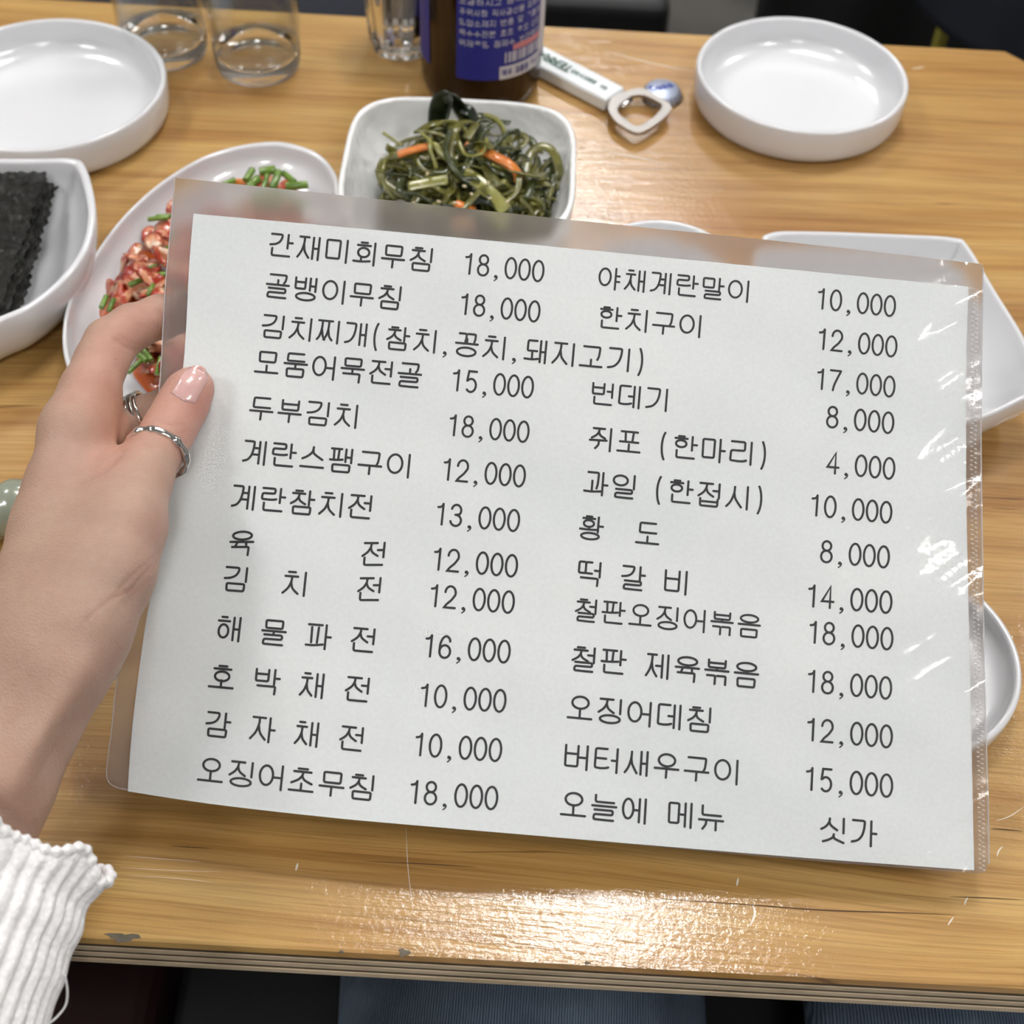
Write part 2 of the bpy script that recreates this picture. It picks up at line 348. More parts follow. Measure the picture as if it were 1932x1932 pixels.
# chips in the veneer along the front edge
M['chip'] = ply_mat('bare_chipped_wood', (.20, .17, .12), (.05, .045, .035))
for k, (px, py, wpx, hpx) in enumerate([(232, 1768, 28, 8), (762, 1797, 10, 7), (1108, 1817, 5, 3), (644, 1796, 4, 3)]):
    c = onp(px, py, .0001); s = .52/F
    ang = np.linspace(0, 2*math.pi, 18, endpoint=False); rr = 1+.28*np.sin(3*ang+k)+.15*np.cos(7*ang)
    rim = np.stack([c[0]+np.cos(ang)*rr*wpx*s, c[1]+np.sin(ang)*rr*hpx*s*1.0, np.full(18, c[2])], 1)
    rim2 = (rim-c)*.8+c+[0, 0, .0002]
    v, f = loft([rim, rim2], (False, True)); obj('chip', v, f, M['chip'], table, True)

M['scratch_glint'] = mat('scratched_varnish_glint', (.80, .74, .64), .25)  # pale strips paint the glints that scratches in the varnish catch
def flatline(pts, wmm, m_, name, par):
    c = crom([onp(x, y, .00012) for x, y in pts], 6); T = np.gradient(c, axis=0); T /= np.linalg.norm(T, axis=1)[:, None]; n_ = np.stack([-T[:, 1], T[:, 0], 0*T[:, 0]], 1)
    k = np.sin(np.linspace(.15, math.pi-.15, len(c)))[:, None]*wmm/2000; n2 = len(c); V = np.concatenate([c+n_*k, c-n_*k]); return obj(name, V, [(i, i+1, n2+i+1, n2+i) for i in range(n2-1)], m_, par)
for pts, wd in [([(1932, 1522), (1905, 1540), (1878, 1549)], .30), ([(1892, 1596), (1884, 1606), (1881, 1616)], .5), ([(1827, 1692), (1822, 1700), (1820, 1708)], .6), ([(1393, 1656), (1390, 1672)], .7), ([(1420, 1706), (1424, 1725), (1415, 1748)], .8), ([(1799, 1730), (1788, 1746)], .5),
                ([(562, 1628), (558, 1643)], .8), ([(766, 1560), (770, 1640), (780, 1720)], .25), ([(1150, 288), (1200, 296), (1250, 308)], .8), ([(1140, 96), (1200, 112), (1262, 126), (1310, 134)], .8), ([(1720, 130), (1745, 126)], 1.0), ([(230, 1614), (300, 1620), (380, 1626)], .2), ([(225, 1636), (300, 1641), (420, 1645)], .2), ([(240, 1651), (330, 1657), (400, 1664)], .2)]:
    flatline(pts, wd, M['scratch_glint'], 'scratch_glint', table)
M['crack'] = mat('drying_crack', (.09, .045, .02), .8)
for pts, wd in [([(1245, 1696), (1400, 1706), (1550, 1717), (1700, 1722), (1800, 1726)], .5), ([(690, 1625), (800, 1630), (900, 1636)], .4), ([(1790, 1692), (1860, 1694), (1932, 1698)], .4), ([(1870, 1563), (1932, 1568)], .5), ([(320, 1596), (400, 1601)], .4), ([(1868, 958), (1932, 962)], .4)]:
    flatline(pts, wd, M['crack'], 'crack', table)
# ------------------------------------------------------------------ lettering: strokes of a round sans Hangul face
def rc(pts, r=.07, n=5):
    pts = [np.array(p, float) for p in pts]; out = [pts[0]]
    for i in range(1, len(pts)-1):
        a, b, c = pts[i-1], pts[i], pts[i+1]; la, lc = np.linalg.norm(a-b), np.linalg.norm(c-b); q = min(r, la*.5, lc*.5)
        p0, p1 = b+(a-b)/la*q, b+(c-b)/lc*q
        for t in np.linspace(0, 1, n): out.append((1-t)**2*p0+2*t*(1-t)*b+t*t*p1)
    out.append(pts[-1]); return np.array(out), False
def rcc(pts, r=.07, n=5):
    pts = [np.array(p, float) for p in pts]; out = []; K = len(pts)
    for i in range(K):
        a, b, c = pts[i-1], pts[i], pts[(i+1) % K]; la, lc = np.linalg.norm(a-b), np.linalg.norm(c-b); q = min(r, la*.5, lc*.5)
        p0, p1 = b+(a-b)/la*q, b+(c-b)/lc*q
        for t in np.linspace(0, 1, n): out.append((1-t)**2*p0+2*t*(1-t)*b+t*t*p1)
    return np.array(out), True
def ell(x0, y0, x1, y1, n=28):
    a = np.linspace(0, 2*math.pi, n, endpoint=False); return np.stack([(x0+x1)/2+(x1-x0)/2*np.cos(a), (y0+y1)/2+(y1-y0)/2*np.sin(a)], 1), True
def arc(cx, cy, rx, ry, a0, a1, n=14):
    a = np.radians(np.linspace(a0, a1, n)); return np.stack([cx+rx*np.cos(a), cy+ry*np.sin(a)], 1)
def ln(*p): return np.array(p, float), False
def cv(*p): return crom(p, 5), False
def jamo(j, x0, y0, x1, y1, mode='V'):
    """strokes of one consonant in the box; mode V = beside a stem, H = above a bar, F = final"""
    X = lambda t: x0+(x1-x0)*t
    Y = lambda t: y0+(y1-y0)*t
    def q(*p): return [(X(a), Y(b)) for a, b in p]
    if j == 'ㄱ':
        if mode == 'V':
            c, _ = rc(q((.05, 0), (.9, 0), (.86, .34)), .08); t = crom(q((.86, .34), (.72, .66), (.42, .90), (0, .99)), 5); return [(np.concatenate([c, t[1:]]), False)]
        if mode == 'F': return [rc(q((.02, 0), (.95, 0), (.93, 1)), .06)]
        c, _ = rc(q((.02, 0), (.97, 0), (.95, .45)), .07); return [(np.concatenate([c, [(X(.92), Y(.75)), (X(.84), Y(1))]]), False)]
    if j == 'ㄲ': return jamo('ㄱ', x0, y0, x0+(x1-x0)*.46, y1, 'F' if mode == 'F' else 'H')+jamo('ㄱ', x0+(x1-x0)*.52, y0, x1, y1, 'F' if mode == 'F' else 'H')
    if j == 'ㄴ': return [rc(q((0, 0), (0, 1), (1, 1)), .08)]
    if j == 'ㄷ': return [rc(q((.95, 0), (.02, 0), (.0, 1), (1, 1)), .07)] if mode != 'V' else [(np.concatenate([rc(q((.92, 0), (.02, 0), (0, .95), (.45, .97)), .08)[0], q((.8, .95), (1.05, .90))]), False)]
    if j == 'ㄸ': return jamo('ㄷ', x0, y0, x0+(x1-x0)*.46, y1, 'H')+jamo('ㄷ', x0+(x1-x0)*.5, y0, x1, y1, 'H')
    if j == 'ㅌ': return jamo('ㄷ', x0, y0, x1, y1, mode)+[ln(*q((.02, .48), (.85, .48)))]
    if j == 'ㄹ':
        p, _ = rc(q((.03, 0), (.95, 0), (.95, .44), (.03, .46), (.0, .98), (.55, 1)), .075)
        tail = q((.85, .985), (1.08, .93)) if mode == 'V' else q((1.0, 1))
        return [(np.concatenate([p, tail]), False)]
    if j == 'ㅁ': return [rcc(q((.02, 0), (.98, 0), (.96, 1), (.04, 1)), .07)]
    if j == 'ㅂ': return [rc(q((.02, 0), (.03, 1), (.97, 1), (.98, 0)), .07), ln(*q((.02, .40), (.98, .40)))]
    if j == 'ㅃ': return jamo('ㅂ', x0, y0, x0+(x1-x0)*.46, y1)+jamo('ㅂ', x0+(x1-x0)*.54, y0, x1, y1)
    if j == 'ㅅ':
        return [cv(*q((.52, 0), (.48, .34), (.28, .74), (0, 1))), cv(*q((.50, .30), (.60, .60), (1, 1)))] if mode == 'V' else [cv(*q((.52, 0), (.47, .40), (.25, .75), (0, .97))), cv(*q((.51, .25), (.58, .55), (1, .97)))]
    if j == 'ㅈ':
        return [ln(*q((.08, 0), (.92, 0))), cv(*q((.52, .0), (.50, .30), (.33, .68), (0, 1))), cv(*q((.50, .36), (.62, .70), (.98, 1)))]
    if j == 'ㅉ': return [ln(*q((.0, 0), (.98, 0))), cv(*q((.28, 0), (.26, .4), (.14, .8), (-.03, 1))), cv(*q((.27, .45), (.36, .8), (.5, 1))), cv(*q((.72, 0), (.70, .4), (.6, .75), (.42, 1))), cv(*q((.70, .45), (.8, .8), (1.0, 1)))]
    if j == 'ㅊ': return [ln(*q((.28, 0), (.74, 0)))]+jamo('ㅈ', x0, Y(.20), x1, y1, mode)
    if j == 'ㅇ': return [ell(x0, y0, x1, y1)]
    if j == 'ㅍ': return [ln(*q((.04, 0), (.96, 0))), ln(*q((.28, .12), (.30, .88))), ln(*q((.72, .12), (.68, .88)))]+([cv(*q((-.04, 1), (.5, 1), (1.08, .93)))] if mode == 'V' else [ln(*q((-.02, 1), (1.02, 1)))])
    if j == 'ㅎ': return [ln(*q((.28, 0), (.74, 0))), ln(*q((.02, .19), (.98, .19))), ell(X(.10), Y(.36), X(.90), Y(1))]
    if j == 'ㅋ': return jamo('ㄱ', x0, y0, x1, y1, mode)+[ln(*q((.1, .45), (.8, .42)))]
    return []
CH = 'ㄱㄲㄴㄷㄸㄹㅁㅂㅃㅅㅆㅇㅈㅉㅊㅋㅌㅍㅎ'; VO = 'ㅏㅐㅑㅒㅓㅔㅕㅖㅗㅘㅙㅚㅛㅜㅝㅞㅟㅠㅡㅢㅣ'
JO = ['', 'ㄱ', 'ㄲ', 'ㄳ', 'ㄴ', 'ㄵ', 'ㄶ', 'ㄷ', 'ㄹ', 'ㄺ', 'ㄻ', 'ㄼ', 'ㄽ', 'ㄾ', 'ㄿ', 'ㅀ', 'ㅁ', 'ㅂ', 'ㅄ', 'ㅅ', 'ㅆ', 'ㅇ', 'ㅈ', 'ㅊ', 'ㅋ', 'ㅌ', 'ㅍ', 'ㅎ']
def hangul(ch):
    k = ord(ch)-0xAC00; c, v, f = CH[k//588], VO[(k % 588)//28], JO[k % 28]; S = []
    fin = bool(f); yb = .60 if fin else 1.0
    if v in 'ㅏㅐㅑㅓㅔㅕㅖㅣ':
        xr = {'ㅏ': .60, 'ㅑ': .60, 'ㅣ': .68, 'ㅓ': .60, 'ㅕ': .6, 'ㅐ': .52, 'ㅔ': .48, 'ㅖ': .50}[v]
        if c in 'ㅁㅂㅇㄷㅌ': xr -= .04
        if v == 'ㅓ' and c in 'ㅈㅊ': xr = .70
        if v == 'ㅏ' and c in 'ㅊㅈㅍ': xr = .66
        if v in 'ㅔ' and c in 'ㄷ': xr = .56
        if c == 'ㅃ': xr = .52
        t = 0.02 if c in 'ㅈㅊㄱㅎㅂㅍㅉㄹㄸㄷ' else .04
        bb = (.50 if f != 'ㄹ' else .47) if fin else (.88 if c not in 'ㅇㅁ' else .84)
        if c in 'ㅈㅊㅅ' and not fin: bb = .93
        if c in 'ㄱ' and not fin: bb = .90
        if c in 'ㅈㅊ' and fin: bb = .58
        S += jamo(c, .02, t, xr, bb, 'V')
        sy = .60 if fin else 1.0
        my = .36 if fin else .50
        if v == 'ㅣ': S += [ln((.93, 0), (.93, sy))]
        if v in 'ㅏㅑ':
            S += [ln((.80, 0), (.80, sy+.02))]
            S += [ln((.80, my), (1.02, my))] if v == 'ㅏ' else [ln((.80, .36), (1.0, .36)), ln((.80, .63), (1.0, .63))]
        if v == 'ㅐ': S += [ln((.68, 0.01), (.68, sy-.03)), ln((.93, 0), (.93, sy)), ln((.68, my), (.93, my))]
        if v == 'ㅓ': S += [ln((.93, 0), (.93, sy+.04 if fin else sy)), ln((.56 if c in 'ㅇㅂ' and not fin else (.70 if not c in 'ㅈㅊ' else .66), my if c not in 'ㅈㅊ' else my-.04), (.93, my if c not in 'ㅈㅊ' else my-.04))]
        if v == 'ㅔ': S += [ln((.69, .01), (.69, sy-.03)), ln((.93, 0), (.93, sy)), ln((.44 if c != 'ㅈ' else .42, my-.02), (.69, my-.02))]
        if v == 'ㅖ': S += [ln((.69, .01), (.69, sy-.03)), ln((.93, 0), (.93, sy)), ln((.44, .30), (.69, .30)), ln((.36, .58), (.69, .58))]
        if fin:
            fy = .70 if f != 'ㄹ' else .64
            if f == 'ㄴ': S += jamo(f, .13, .64, .92, .96, 'F')
            elif f == 'ㄱ': S += jamo(f, .10, .70, .90, 1.02, 'F')
            elif f == 'ㅇ': S += [ell(.10, .68, .93, 1.0)]
            elif f == 'ㅂ': S += jamo(f, .10, .68, .90, 1.0)
            elif f == 'ㅅ': S += jamo(f, .10, .66, .95, 1.0, 'H')
            else: S += jamo(f, .12, fy, .90, 1.0, 'F')
    elif v in 'ㅗㅛㅜㅠㅡ':
        if not fin:
            top = {'ㅇ': .52, 'ㅎ': .66}.get(c, .46)
            if c in 'ㅅ': S += jamo(c, .06, .03, .94, .58, 'H')
            elif c in 'ㅊ': S += jamo(c, .08, .02, .95, .62, 'H')
            elif c in 'ㄴ': S += jamo(c, .14, .02, .90, .40, 'H')
            elif c == 'ㅇ': S += [ell(.16, .02, .84, .52)]
            elif c == 'ㄱ': S += jamo(c, .12, .05, .90, .60 if v == 'ㅜ' else .62, 'H')
            elif c == 'ㅍ': S += jamo(c, .10, .05, .90, .50, 'H')
            else: S += jamo(c, .14, .04, .88, top, 'H')
            if v == 'ㅗ': S += [ln((.5, {'ㅇ': .52, 'ㅍ': .60}.get(c, .62)), (.5, .92)), ln((.0, .92), (1, .92))]
            if v == 'ㅜ': S += [ln((0, .62), (1, .62)), ln((.5, .62), (.49, 1.0))]
            if v == 'ㅠ': S += [ln((0, .60), (1, .60)), cv((.30, .60), (.29, .78), (.16, .98)), ln((.70, .60), (.70, 1.0))]
            if v == 'ㅡ': S += [ln((0, .90), (1, .90))]
        else:
            if c == 'ㅇ': S += [ell(.10, 0, .90, .34)]
            elif c == 'ㄴ': S += jamo(c, .14, 0, .90, .28, 'H')
            elif c == 'ㄲ' or c == 'ㄱ': S += jamo(c, .12, .0, .88, .36, 'H')
            else: S += jamo(c, .13, 0, .87, .32, 'H')
            S += [ln((0, .44), (1, .44))]
            if v == 'ㅗ': S += [ln((.5, .22 if c == 'ㄱ' or c == 'ㄲ' else .33), (.5, .44))]
            if v == 'ㅜ': S += [ln((.5, .44), (.49, .60))]
            if v == 'ㅠ': S += [ln((.32, .44), (.24, .64)), ln((.70, .44), (.70, .64))]
            if f == 'ㄹ': S += jamo(f, .08, .60, .90, 1.0, 'F')
            elif f == 'ㅇ': S += [ell(.08, .62, .92, 1.0)]
            elif f in 'ㄱ': S += jamo(f, .08, .66, .86, 1.02, 'F')
            elif f in 'ㄲ': S += jamo(f, .08, .66, .90, 1.02, 'F')
            else: S += jamo(f, .12, .66, .88, 1.0, 'F')
    else:
        if v in 'ㅘㅙㅚ':
            if fin: S += jamo(c, .10, .0, .66, .46, 'H')+[ln((.40, .46), (.40, .56)), cv((.0, .57), (.4, .58), (.76, .56))]; sy = .68
            else:
                S += jamo(c, .12, .02, {'ㅚ': .74, 'ㅙ': .56}.get(v, .62), {'ㄱ': .72, 'ㄷ': .48, 'ㅎ': .66}.get(c, .5), 'H')
                S += [ln((.34, {'ㄱ': .38, 'ㅎ': .66}.get(c, .54)), (.34, .84)), cv((0, .85), (.35, .86), (.74 if v != 'ㅙ' else .62, .82))]; sy = 1.0
            if v == 'ㅚ': S += [ln((.91, 0), (.91, sy))]
            if v == 'ㅘ': S += [ln((.80, 0), (.80, sy)), ln((.80, .40 if fin else .54), (1.02, .40 if fin else .54))]
            if v == 'ㅙ': S += [ln((.70, 0), (.70, .97)), ln((.93, 0), (.93, 1)), ln((.70, .50), (.93, .50))]
            if fin: S += [ell(.08, .72, .86, 1.0)]
        else:
            S += jamo(c, .08, .03, .70, .46, 'H')+[ln((0, .56), (.76, .54)), cv((.40, .56), (.40, .74), (.26, .92)), ln((.92, 0), (.92, 1.0))]
    return S
def digit(ch):
    if ch == '0': return [ell(.04, 0, .96, 1, 34)]
    if ch == '1': return [cv((.12, .18), (.34, .16), (.50, .09), (.56, 0)), ln((.56, 0), (.54, 1))]
    if ch == '2': return [(np.concatenate([arc(.5, .30, .43, .30, 180, 380), crom([(.86, .44), (.62, .64), (.26, .84), (.06, 1)], 5)[1:], [(.98, 1)]]), False)]
    if ch == '3': return [(np.concatenate([arc(.48, .26, .40, .26, 190, 405), [(.5, .475)]]), False), (np.concatenate([[(.40, .475), (.5, .475)], arc(.48, .74, .45, .26, -80, 170)]), False)]
    if ch == '4': return [ln((.70, 1), (.70, 0), (.02, .70), (1.0, .70))]
    if ch == '5': return [(np.concatenate([[(.90, 0), (.22, 0), (.12, .46)], arc(.47, .68, .43, .32, 222, 500)]), False)]
    if ch == '6': return [ell(.06, .42, .94, 1), cv((.06, .70), (.10, .36), (.28, .10), (.56, 0), (.84, .12), (.88, .24))]
    if ch == '7': return [ln((.02, 0), (.96, 0)), cv((.96, 0), (.66, .38), (.42, .72), (.32, 1))]
    if ch == '8': return [ell(.13, 0, .87, .45), ell(.05, .45, .95, 1)]
    if ch == '-': return [ln((.1, .5), (.9, .5))]
    return []
LAT = {'T': [ln((0, 0), (1, 0)), ln((.5, 0), (.5, 1))], 'E': [ln((1, 0), (.05, 0), (.05, 1), (1, 1)), ln((.05, .5), (.8, .5))],
       'R': [ln((.05, 1), (.05, 0), (.7, 0), (.95, .25), (.7, .5), (.05, .5)), ln((.5, .5), (1, 1))], 'A': [ln((0, 1), (.5, 0), (1, 1)), ln((.2, .62), (.8, .62))],
       'C': [(arc(.5, .5, .48, .5, -50, -310), False)], 'a': [ell(.0, .4, .8, 1), ln((.85, .38), (.88, 1))],
       's': [cv((.9, .46), (.5, .38), (.12, .52), (.5, .68), (.9, .84), (.5, 1), (.08, .92))]}
def strip(poly, closed, hw, cap=5):
    """2-D outline quads of a stroke"""
    p = np.asarray(poly, float); keep = [0]
    for i in range(1, len(p)):
        if np.linalg.norm(p[i]-p[keep[-1]]) > hw*.12: keep.append(i)
    p = p[keep]; n = len(p)
    if closed and np.linalg.norm(p[0]-p[-1]) < hw*.12: p = p[:-1]; n -= 1
    if n < 2: return None
    T = (np.roll(p, -1, 0)-np.roll(p, 1, 0)) if closed else np.gradient(p, axis=0)
    A, Bn = [], []
    for i in range(n):
        if closed or 0 < i < n-1:
            a = p[i]-p[i-1]; b = p[(i+1) % n]-p[i]; a = a/np.linalg.norm(a); b = b/np.linalg.norm(b); t = a+b
            t = t/np.linalg.norm(t) if np.linalg.norm(t) > 1e-6 else a
            nn = np.array([-t[1], t[0]]); k = 1/max(.5, nn@np.array([-a[1], a[0]]))
        else:
            t = T[i]/np.linalg.norm(T[i]); nn = np.array([-t[1], t[0]]); k = 1
        A.append(p[i]+nn*hw*k); Bn.append(p[i]-nn*hw*k)
    V = A+Bn; Fc = []
    for i in range(n if closed else n-1):
        j = (i+1) % n; Fc.append((i, j, n+j, n+i))
    if not closed:
        for e, s in ((0, -1), (n-1, 1)):
            t = T[e]/np.linalg.norm(T[e])*s; nn = np.array([-t[1], t[0]]); idx = [e if s > 0 else n+e]
            for k in range(1, cap):
                a = math.pi*k/cap; V.append(p[e]+nn*hw*math.cos(a)+t*hw*math.sin(a)*.8); idx.append(len(V)-1)
            idx.append(n+e if s > 0 else e); Fc.append(tuple(idx))
    return np.array(V), Fc
def glyph_strokes(ch):
    """list of (poly, closed), half-cell?, width scale"""
    if ch == ' ': return [], 1
    if '가' <= ch <= '힣': return hangul(ch), 2
    if ch in '0123456789-': return digit(ch), 1
    if ch in LAT: return LAT[ch], 1
    return [], 1
def line_mesh(text, c0, c1, lean, toward, size=1.0, wt=.080, adv=None):
    """lay a line of text between the centres of its first and last glyph; returns verts in the 2-D frame plus faces"""
    c0, c1 = np.array(c0, float), np.array(c1, float)
    ws = [2 if '가' <= ch <= '힣' else 1 for ch in text]; pos = np.cumsum([0]+ws[:-1])+np.array(ws)/2
    span = pos[-1]-pos[0]; u = (c1-c0)/span if span else np.array([adv/2, 0.]); A_ = np.linalg.norm(u)*2; ex = u/np.linalg.norm(u)
    parts = []; hw = wt*A_/2
    for ch, q in zip(text, pos):
        c = c0+u*(q-pos[0]); lx = lean(c) if callable(lean) else lean
        ey = np.array([lx, 1.]) if toward is None else np.array(toward, float)
        if toward is None: ey = ey/np.linalg.norm(ey)
        if '가' <= ch <= '힣': W, H_, S, oy = .80*A_, .80*A_, hangul(ch), 0
        elif ch in '0123456789-': W, H_, S, oy = .41*A_, .735*A_, digit(ch), 0
        elif ch in LAT: W, H_, S, oy = .40*A_, .70*A_, LAT[ch], 0
        elif ch == '(': W, H_, S, oy = .17*A_, .98*A_, [(arc(1.5, .5, 1.5, .62, 232, 128), False)], .02
        elif ch == ')': W, H_, S, oy = .17*A_, .98*A_, [(arc(-.5, .5, 1.5, .62, -52, 52), False)], .02
        elif ch == ',':
            cc = c+ey*A_*.36-ex*A_*.02
            a = np.linspace(0, 2*math.pi, 12, endpoint=False)
            parts.append((cc+np.stack([np.cos(a), np.sin(a)], 1)*A_*.062, [tuple(range(12))]))
            t = np.array([cc+ex*A_*.055, cc+ex*A_*.045+ey*A_*.07, cc-ex*A_*.045+ey*A_*.155])
            r = strip(crom(t, 4), False, A_*.022); parts.append(r); continue
        else: continue
        for poly, cl in S:
            poly = np.asarray(poly); g = c+np.outer((poly[:, 0]-.5)*W, ex)+np.outer((poly[:, 1]-.5)*H_, ey)+ey*oy*A_
            r = strip(g, cl, hw)
            if r is not None: parts.append(r)
    V = np.concatenate([p[0] for p in parts]); Fc = []; n = 0
    for p in parts: Fc += [tuple(i+n for i in f) for f in p[1]]; n += len(p[0])
    return V, Fc

# ------------------------------------------------------------------ the menu: sheet of paper in a clear sleeve
def homog(src, dst):
    A_ = []
    for (x, y), (a, b) in zip(src, dst): A_ += [[x, y, 1, 0, 0, 0, -a*x, -a*y, -a], [0, 0, 0, x, y, 1, -b*x, -b*y, -b]]
    return np.linalg.svd(np.array(A_))[2][-1].reshape(3, 3)
W_, H_ = .3065, .2115
quad = [(365, 403), (1826, 540), (1838, 1642), (241, 1493)]
h = homog([(0, 0), (W_, 0), (W_, H_), (0, H_)], [((x-966)/F, (966-y)/F) for x, y in quad])
if h[2, 2] < 0: h = -h
sc = (np.linalg.norm(h[:, 0])*np.linalg.norm(h[:, 1]))**.5; h = h/sc
cz = [(h@np.array([x, y, 1]))[2] for x, y in [(0, 0), (W_, 0), (W_, H_), (0, H_)]]
Am = np.array([[(x-966)/F, (966-y)/F, 1] for x, y in quad]); inv = np.linalg.lstsq(Am, 1/np.array(cz), rcond=None)[0]
def sheet_depth(px, py):
    px, py = np.asarray(px, float), np.asarray(py, float)
    z0 = 1/(inv[0]*(px-966)/F+inv[1]*(966-py)/F+inv[2])
    sag = .0065*np.exp(-((px-800)/420)**2)*np.clip((py-900)/650, 0, 1.2)**2
    return z0-sag
def S3(px, py, lift=0.0):
    px = np.asarray(px, float); py = np.asarray(py, float)
    z_ = sheet_depth(px, py)-lift+.0004*np.sin(px/97+py/61)*np.sin(px/43-py/88)
    return CAM+(d_[None]+((px-966)/F)[:, None]*r_[None]+((966-py)/F)[:, None]*u_[None])*z_[:, None]
def bcurve(pts, n):
    c = crom(pts, 10); s = np.concatenate([[0], np.cumsum(np.linalg.norm(np.diff(c, axis=0), axis=1))]); s /= s[-1]; t = np.linspace(0, 1, n)
    return np.stack([np.interp(t, s, c[:, 0]), np.interp(t, s, c[:, 1])], 1)
def coons(top, right, bottom, left, nu, nv):
    T, R_, Bo, Lf = bcurve(top, nu), bcurve(right, nv), bcurve(bottom, nu), bcurve(left, nv)
    u = np.linspace(0, 1, nu)[None, :, None]; v = np.linspace(0, 1, nv)[:, None, None]
    G = (1-v)*T[None]+v*Bo[None]+(1-u)*Lf[:, None]+u*R_[:, None]-((1-u)*(1-v)*T[0]+u*(1-v)*T[-1]+(1-u)*v*Bo[0]+u*v*Bo[-1])
    return G
def grid_faces(nu, nv): return [(j*nu+i, j*nu+i+1, (j+1)*nu+i+1, (j+1)*nu+i) for j in range(nv-1) for i in range(nu-1)]
ptop = [(365, 403), (850, 447), (1350, 495), (1827, 541)]; prt = [(1827, 541), (1823, 700), (1823, 860), (1824, 985), (1832, 1356), (1838, 1642)]
pbot = [(241, 1493), (400, 1517), (600, 1540), (760, 1555), (1100, 1584), (1500, 1617), (1838, 1642)]; plf = [(365, 403), (357, 500), (345, 699), (312, 930), (288, 1102), (274, 1181), (255, 1323), (246, 1414), (241, 1493)]
G = coons(ptop, prt, pbot, plf, 120, 90); gx, gy = G[..., 0].ravel(), G[..., 1].ravel()
pv = S3(gx, gy)
pb = pv.mean(0); menu = thing('menu_sheet', 'white paper menu with two columns of black Korean dishes and prices, held over the table', 'menu', pb)
obj('paper', pv, grid_faces(120, 90), M['paper'], menu)
def lean(c):
    tx = min(max((c[0]-400)/1250, 0), 1); ty = min(max((c[1]-450)/1100, 0), 1)
    return -.115+tx*(.04+.05*ty)
LINES = [('간재미회무침', (530, 463), (795, 489)), ('골뱅이무침', (524, 540), (736, 561)), ('김치찌개(참치,꽁치,돼지고기)', (515.5, 616), (1207, 682)), ('모둠어묵전골', (504, 684.5), (773, 708)),
 ('두부김치', (493.5, 770.7), (653.7, 784.8)), ('계란스팸구이', (481, 854), (752.6, 878)), ('계란참치전', (460, 938.7), (679.8, 956.5)), ('육', (456, 1025), None), ('전', (704.8, 1045.6), None),
 ('김  치', (445, 1092.4), (556, 1101)), ('전', (697, 1112), None), ('해 물 파 전', (432.4, 1186.5), (685.3, 1208)), ('호 박 채 전', (418.5, 1277.7), (674.4, 1301)),
 ('감 자 채 전', (410.8, 1367), (663.5, 1394)), ('오징어초무침', (398, 1454), (683, 1485)),
 ('18,000', (886.3, 498), (1015.5, 511.4)), ('18,000', (878.9, 574), (1008, 587.5)), ('15,000', (863.4, 717.7), (995.4, 730.4)), ('18,000', (857, 802.5), (987.3, 814.5)), ('12,000', (846, 885.8), (980, 898)),
 ('13,000', (834, 970), (969, 982)), ('12,000', (828, 1055), (965, 1067.5)), ('12,000', (822, 1124), (959, 1136)), ('16,000', (812, 1218.5), (951, 1229.4)), ('10,000', (803.6, 1311.8), (943, 1322.3)),
 ('10,000', (793.5, 1404.7), (934.8, 1415)), ('18,000', (784.3, 1494.3), (927.2, 1505.6)),
 ('야채계란말이', (1149.7, 525.4), (1394, 548.7)), ('한치구이', (1151.3, 600), (1303, 614.5)), ('번데기', (1137.3, 743.8), (1239.7, 753.7)), ('쥐포 (한마리)', (1134, 828.9), (1438.6, 858.3)),
 ('과일 (한접시)', (1124.3, 912.4), (1431.7, 942.4)), ('황  도', (1115.6, 996.2), (1222.2, 1006.9)), ('떡 갈 비', (1112.9, 1082), (1275.7, 1098.6)), ('철판오징어볶음', (1106, 1151.5), (1413.5, 1181)),
 ('철판 제육볶음', (1101.5, 1243.7), (1408.2, 1273.3)), ('오징어데침', (1094.6, 1336.2), (1319.8, 1357.3)), ('버터새우구이', (1088.2, 1428.8), (1371, 1455.9)), ('오늘에 메뉴', (1082.2, 1518.6), (1341.7, 1543)), ('싯가', (1571.5, 1566), (1629.6, 1571.4)),
 ('10,000', (1552, 564), (1679, 577.4)), ('12,000', (1553.8, 640), (1681.7, 653.6)), ('17,000', (1550.7, 715.5), (1678, 729.3)), ('8,000', (1570.7, 787), (1675.5, 797.6)), ('4,000', (1572, 873.8), (1677.4, 883.8)),
 ('10,000', (1540.3, 953.7), (1671.8, 966.5)), ('8,000', (1559.6, 1041), (1667, 1050.7)), ('14,000', (1534.5, 1124.5), (1671.5, 1136)), ('18,000', (1537, 1193), (1673.4, 1205)), ('18,000', (1534.2, 1285.5), (1671, 1297.9)),
 ('12,000', (1533, 1376.7), (1672.2, 1389.4)), ('15,000', (1530.7, 1469.6), (1672.5, 1482.3))]
for tx, a, b in LINES:
    if b is None: v2, f2 = line_mesh(tx, a, a, lean, None, adv=55)
    else: v2, f2 = line_mesh(tx, a, b, lean, None)
    v3 = S3(v2[:, 0], v2[:, 1], .00009)
    obj('printed_line', v3, f2, M['ink'], menu, False)
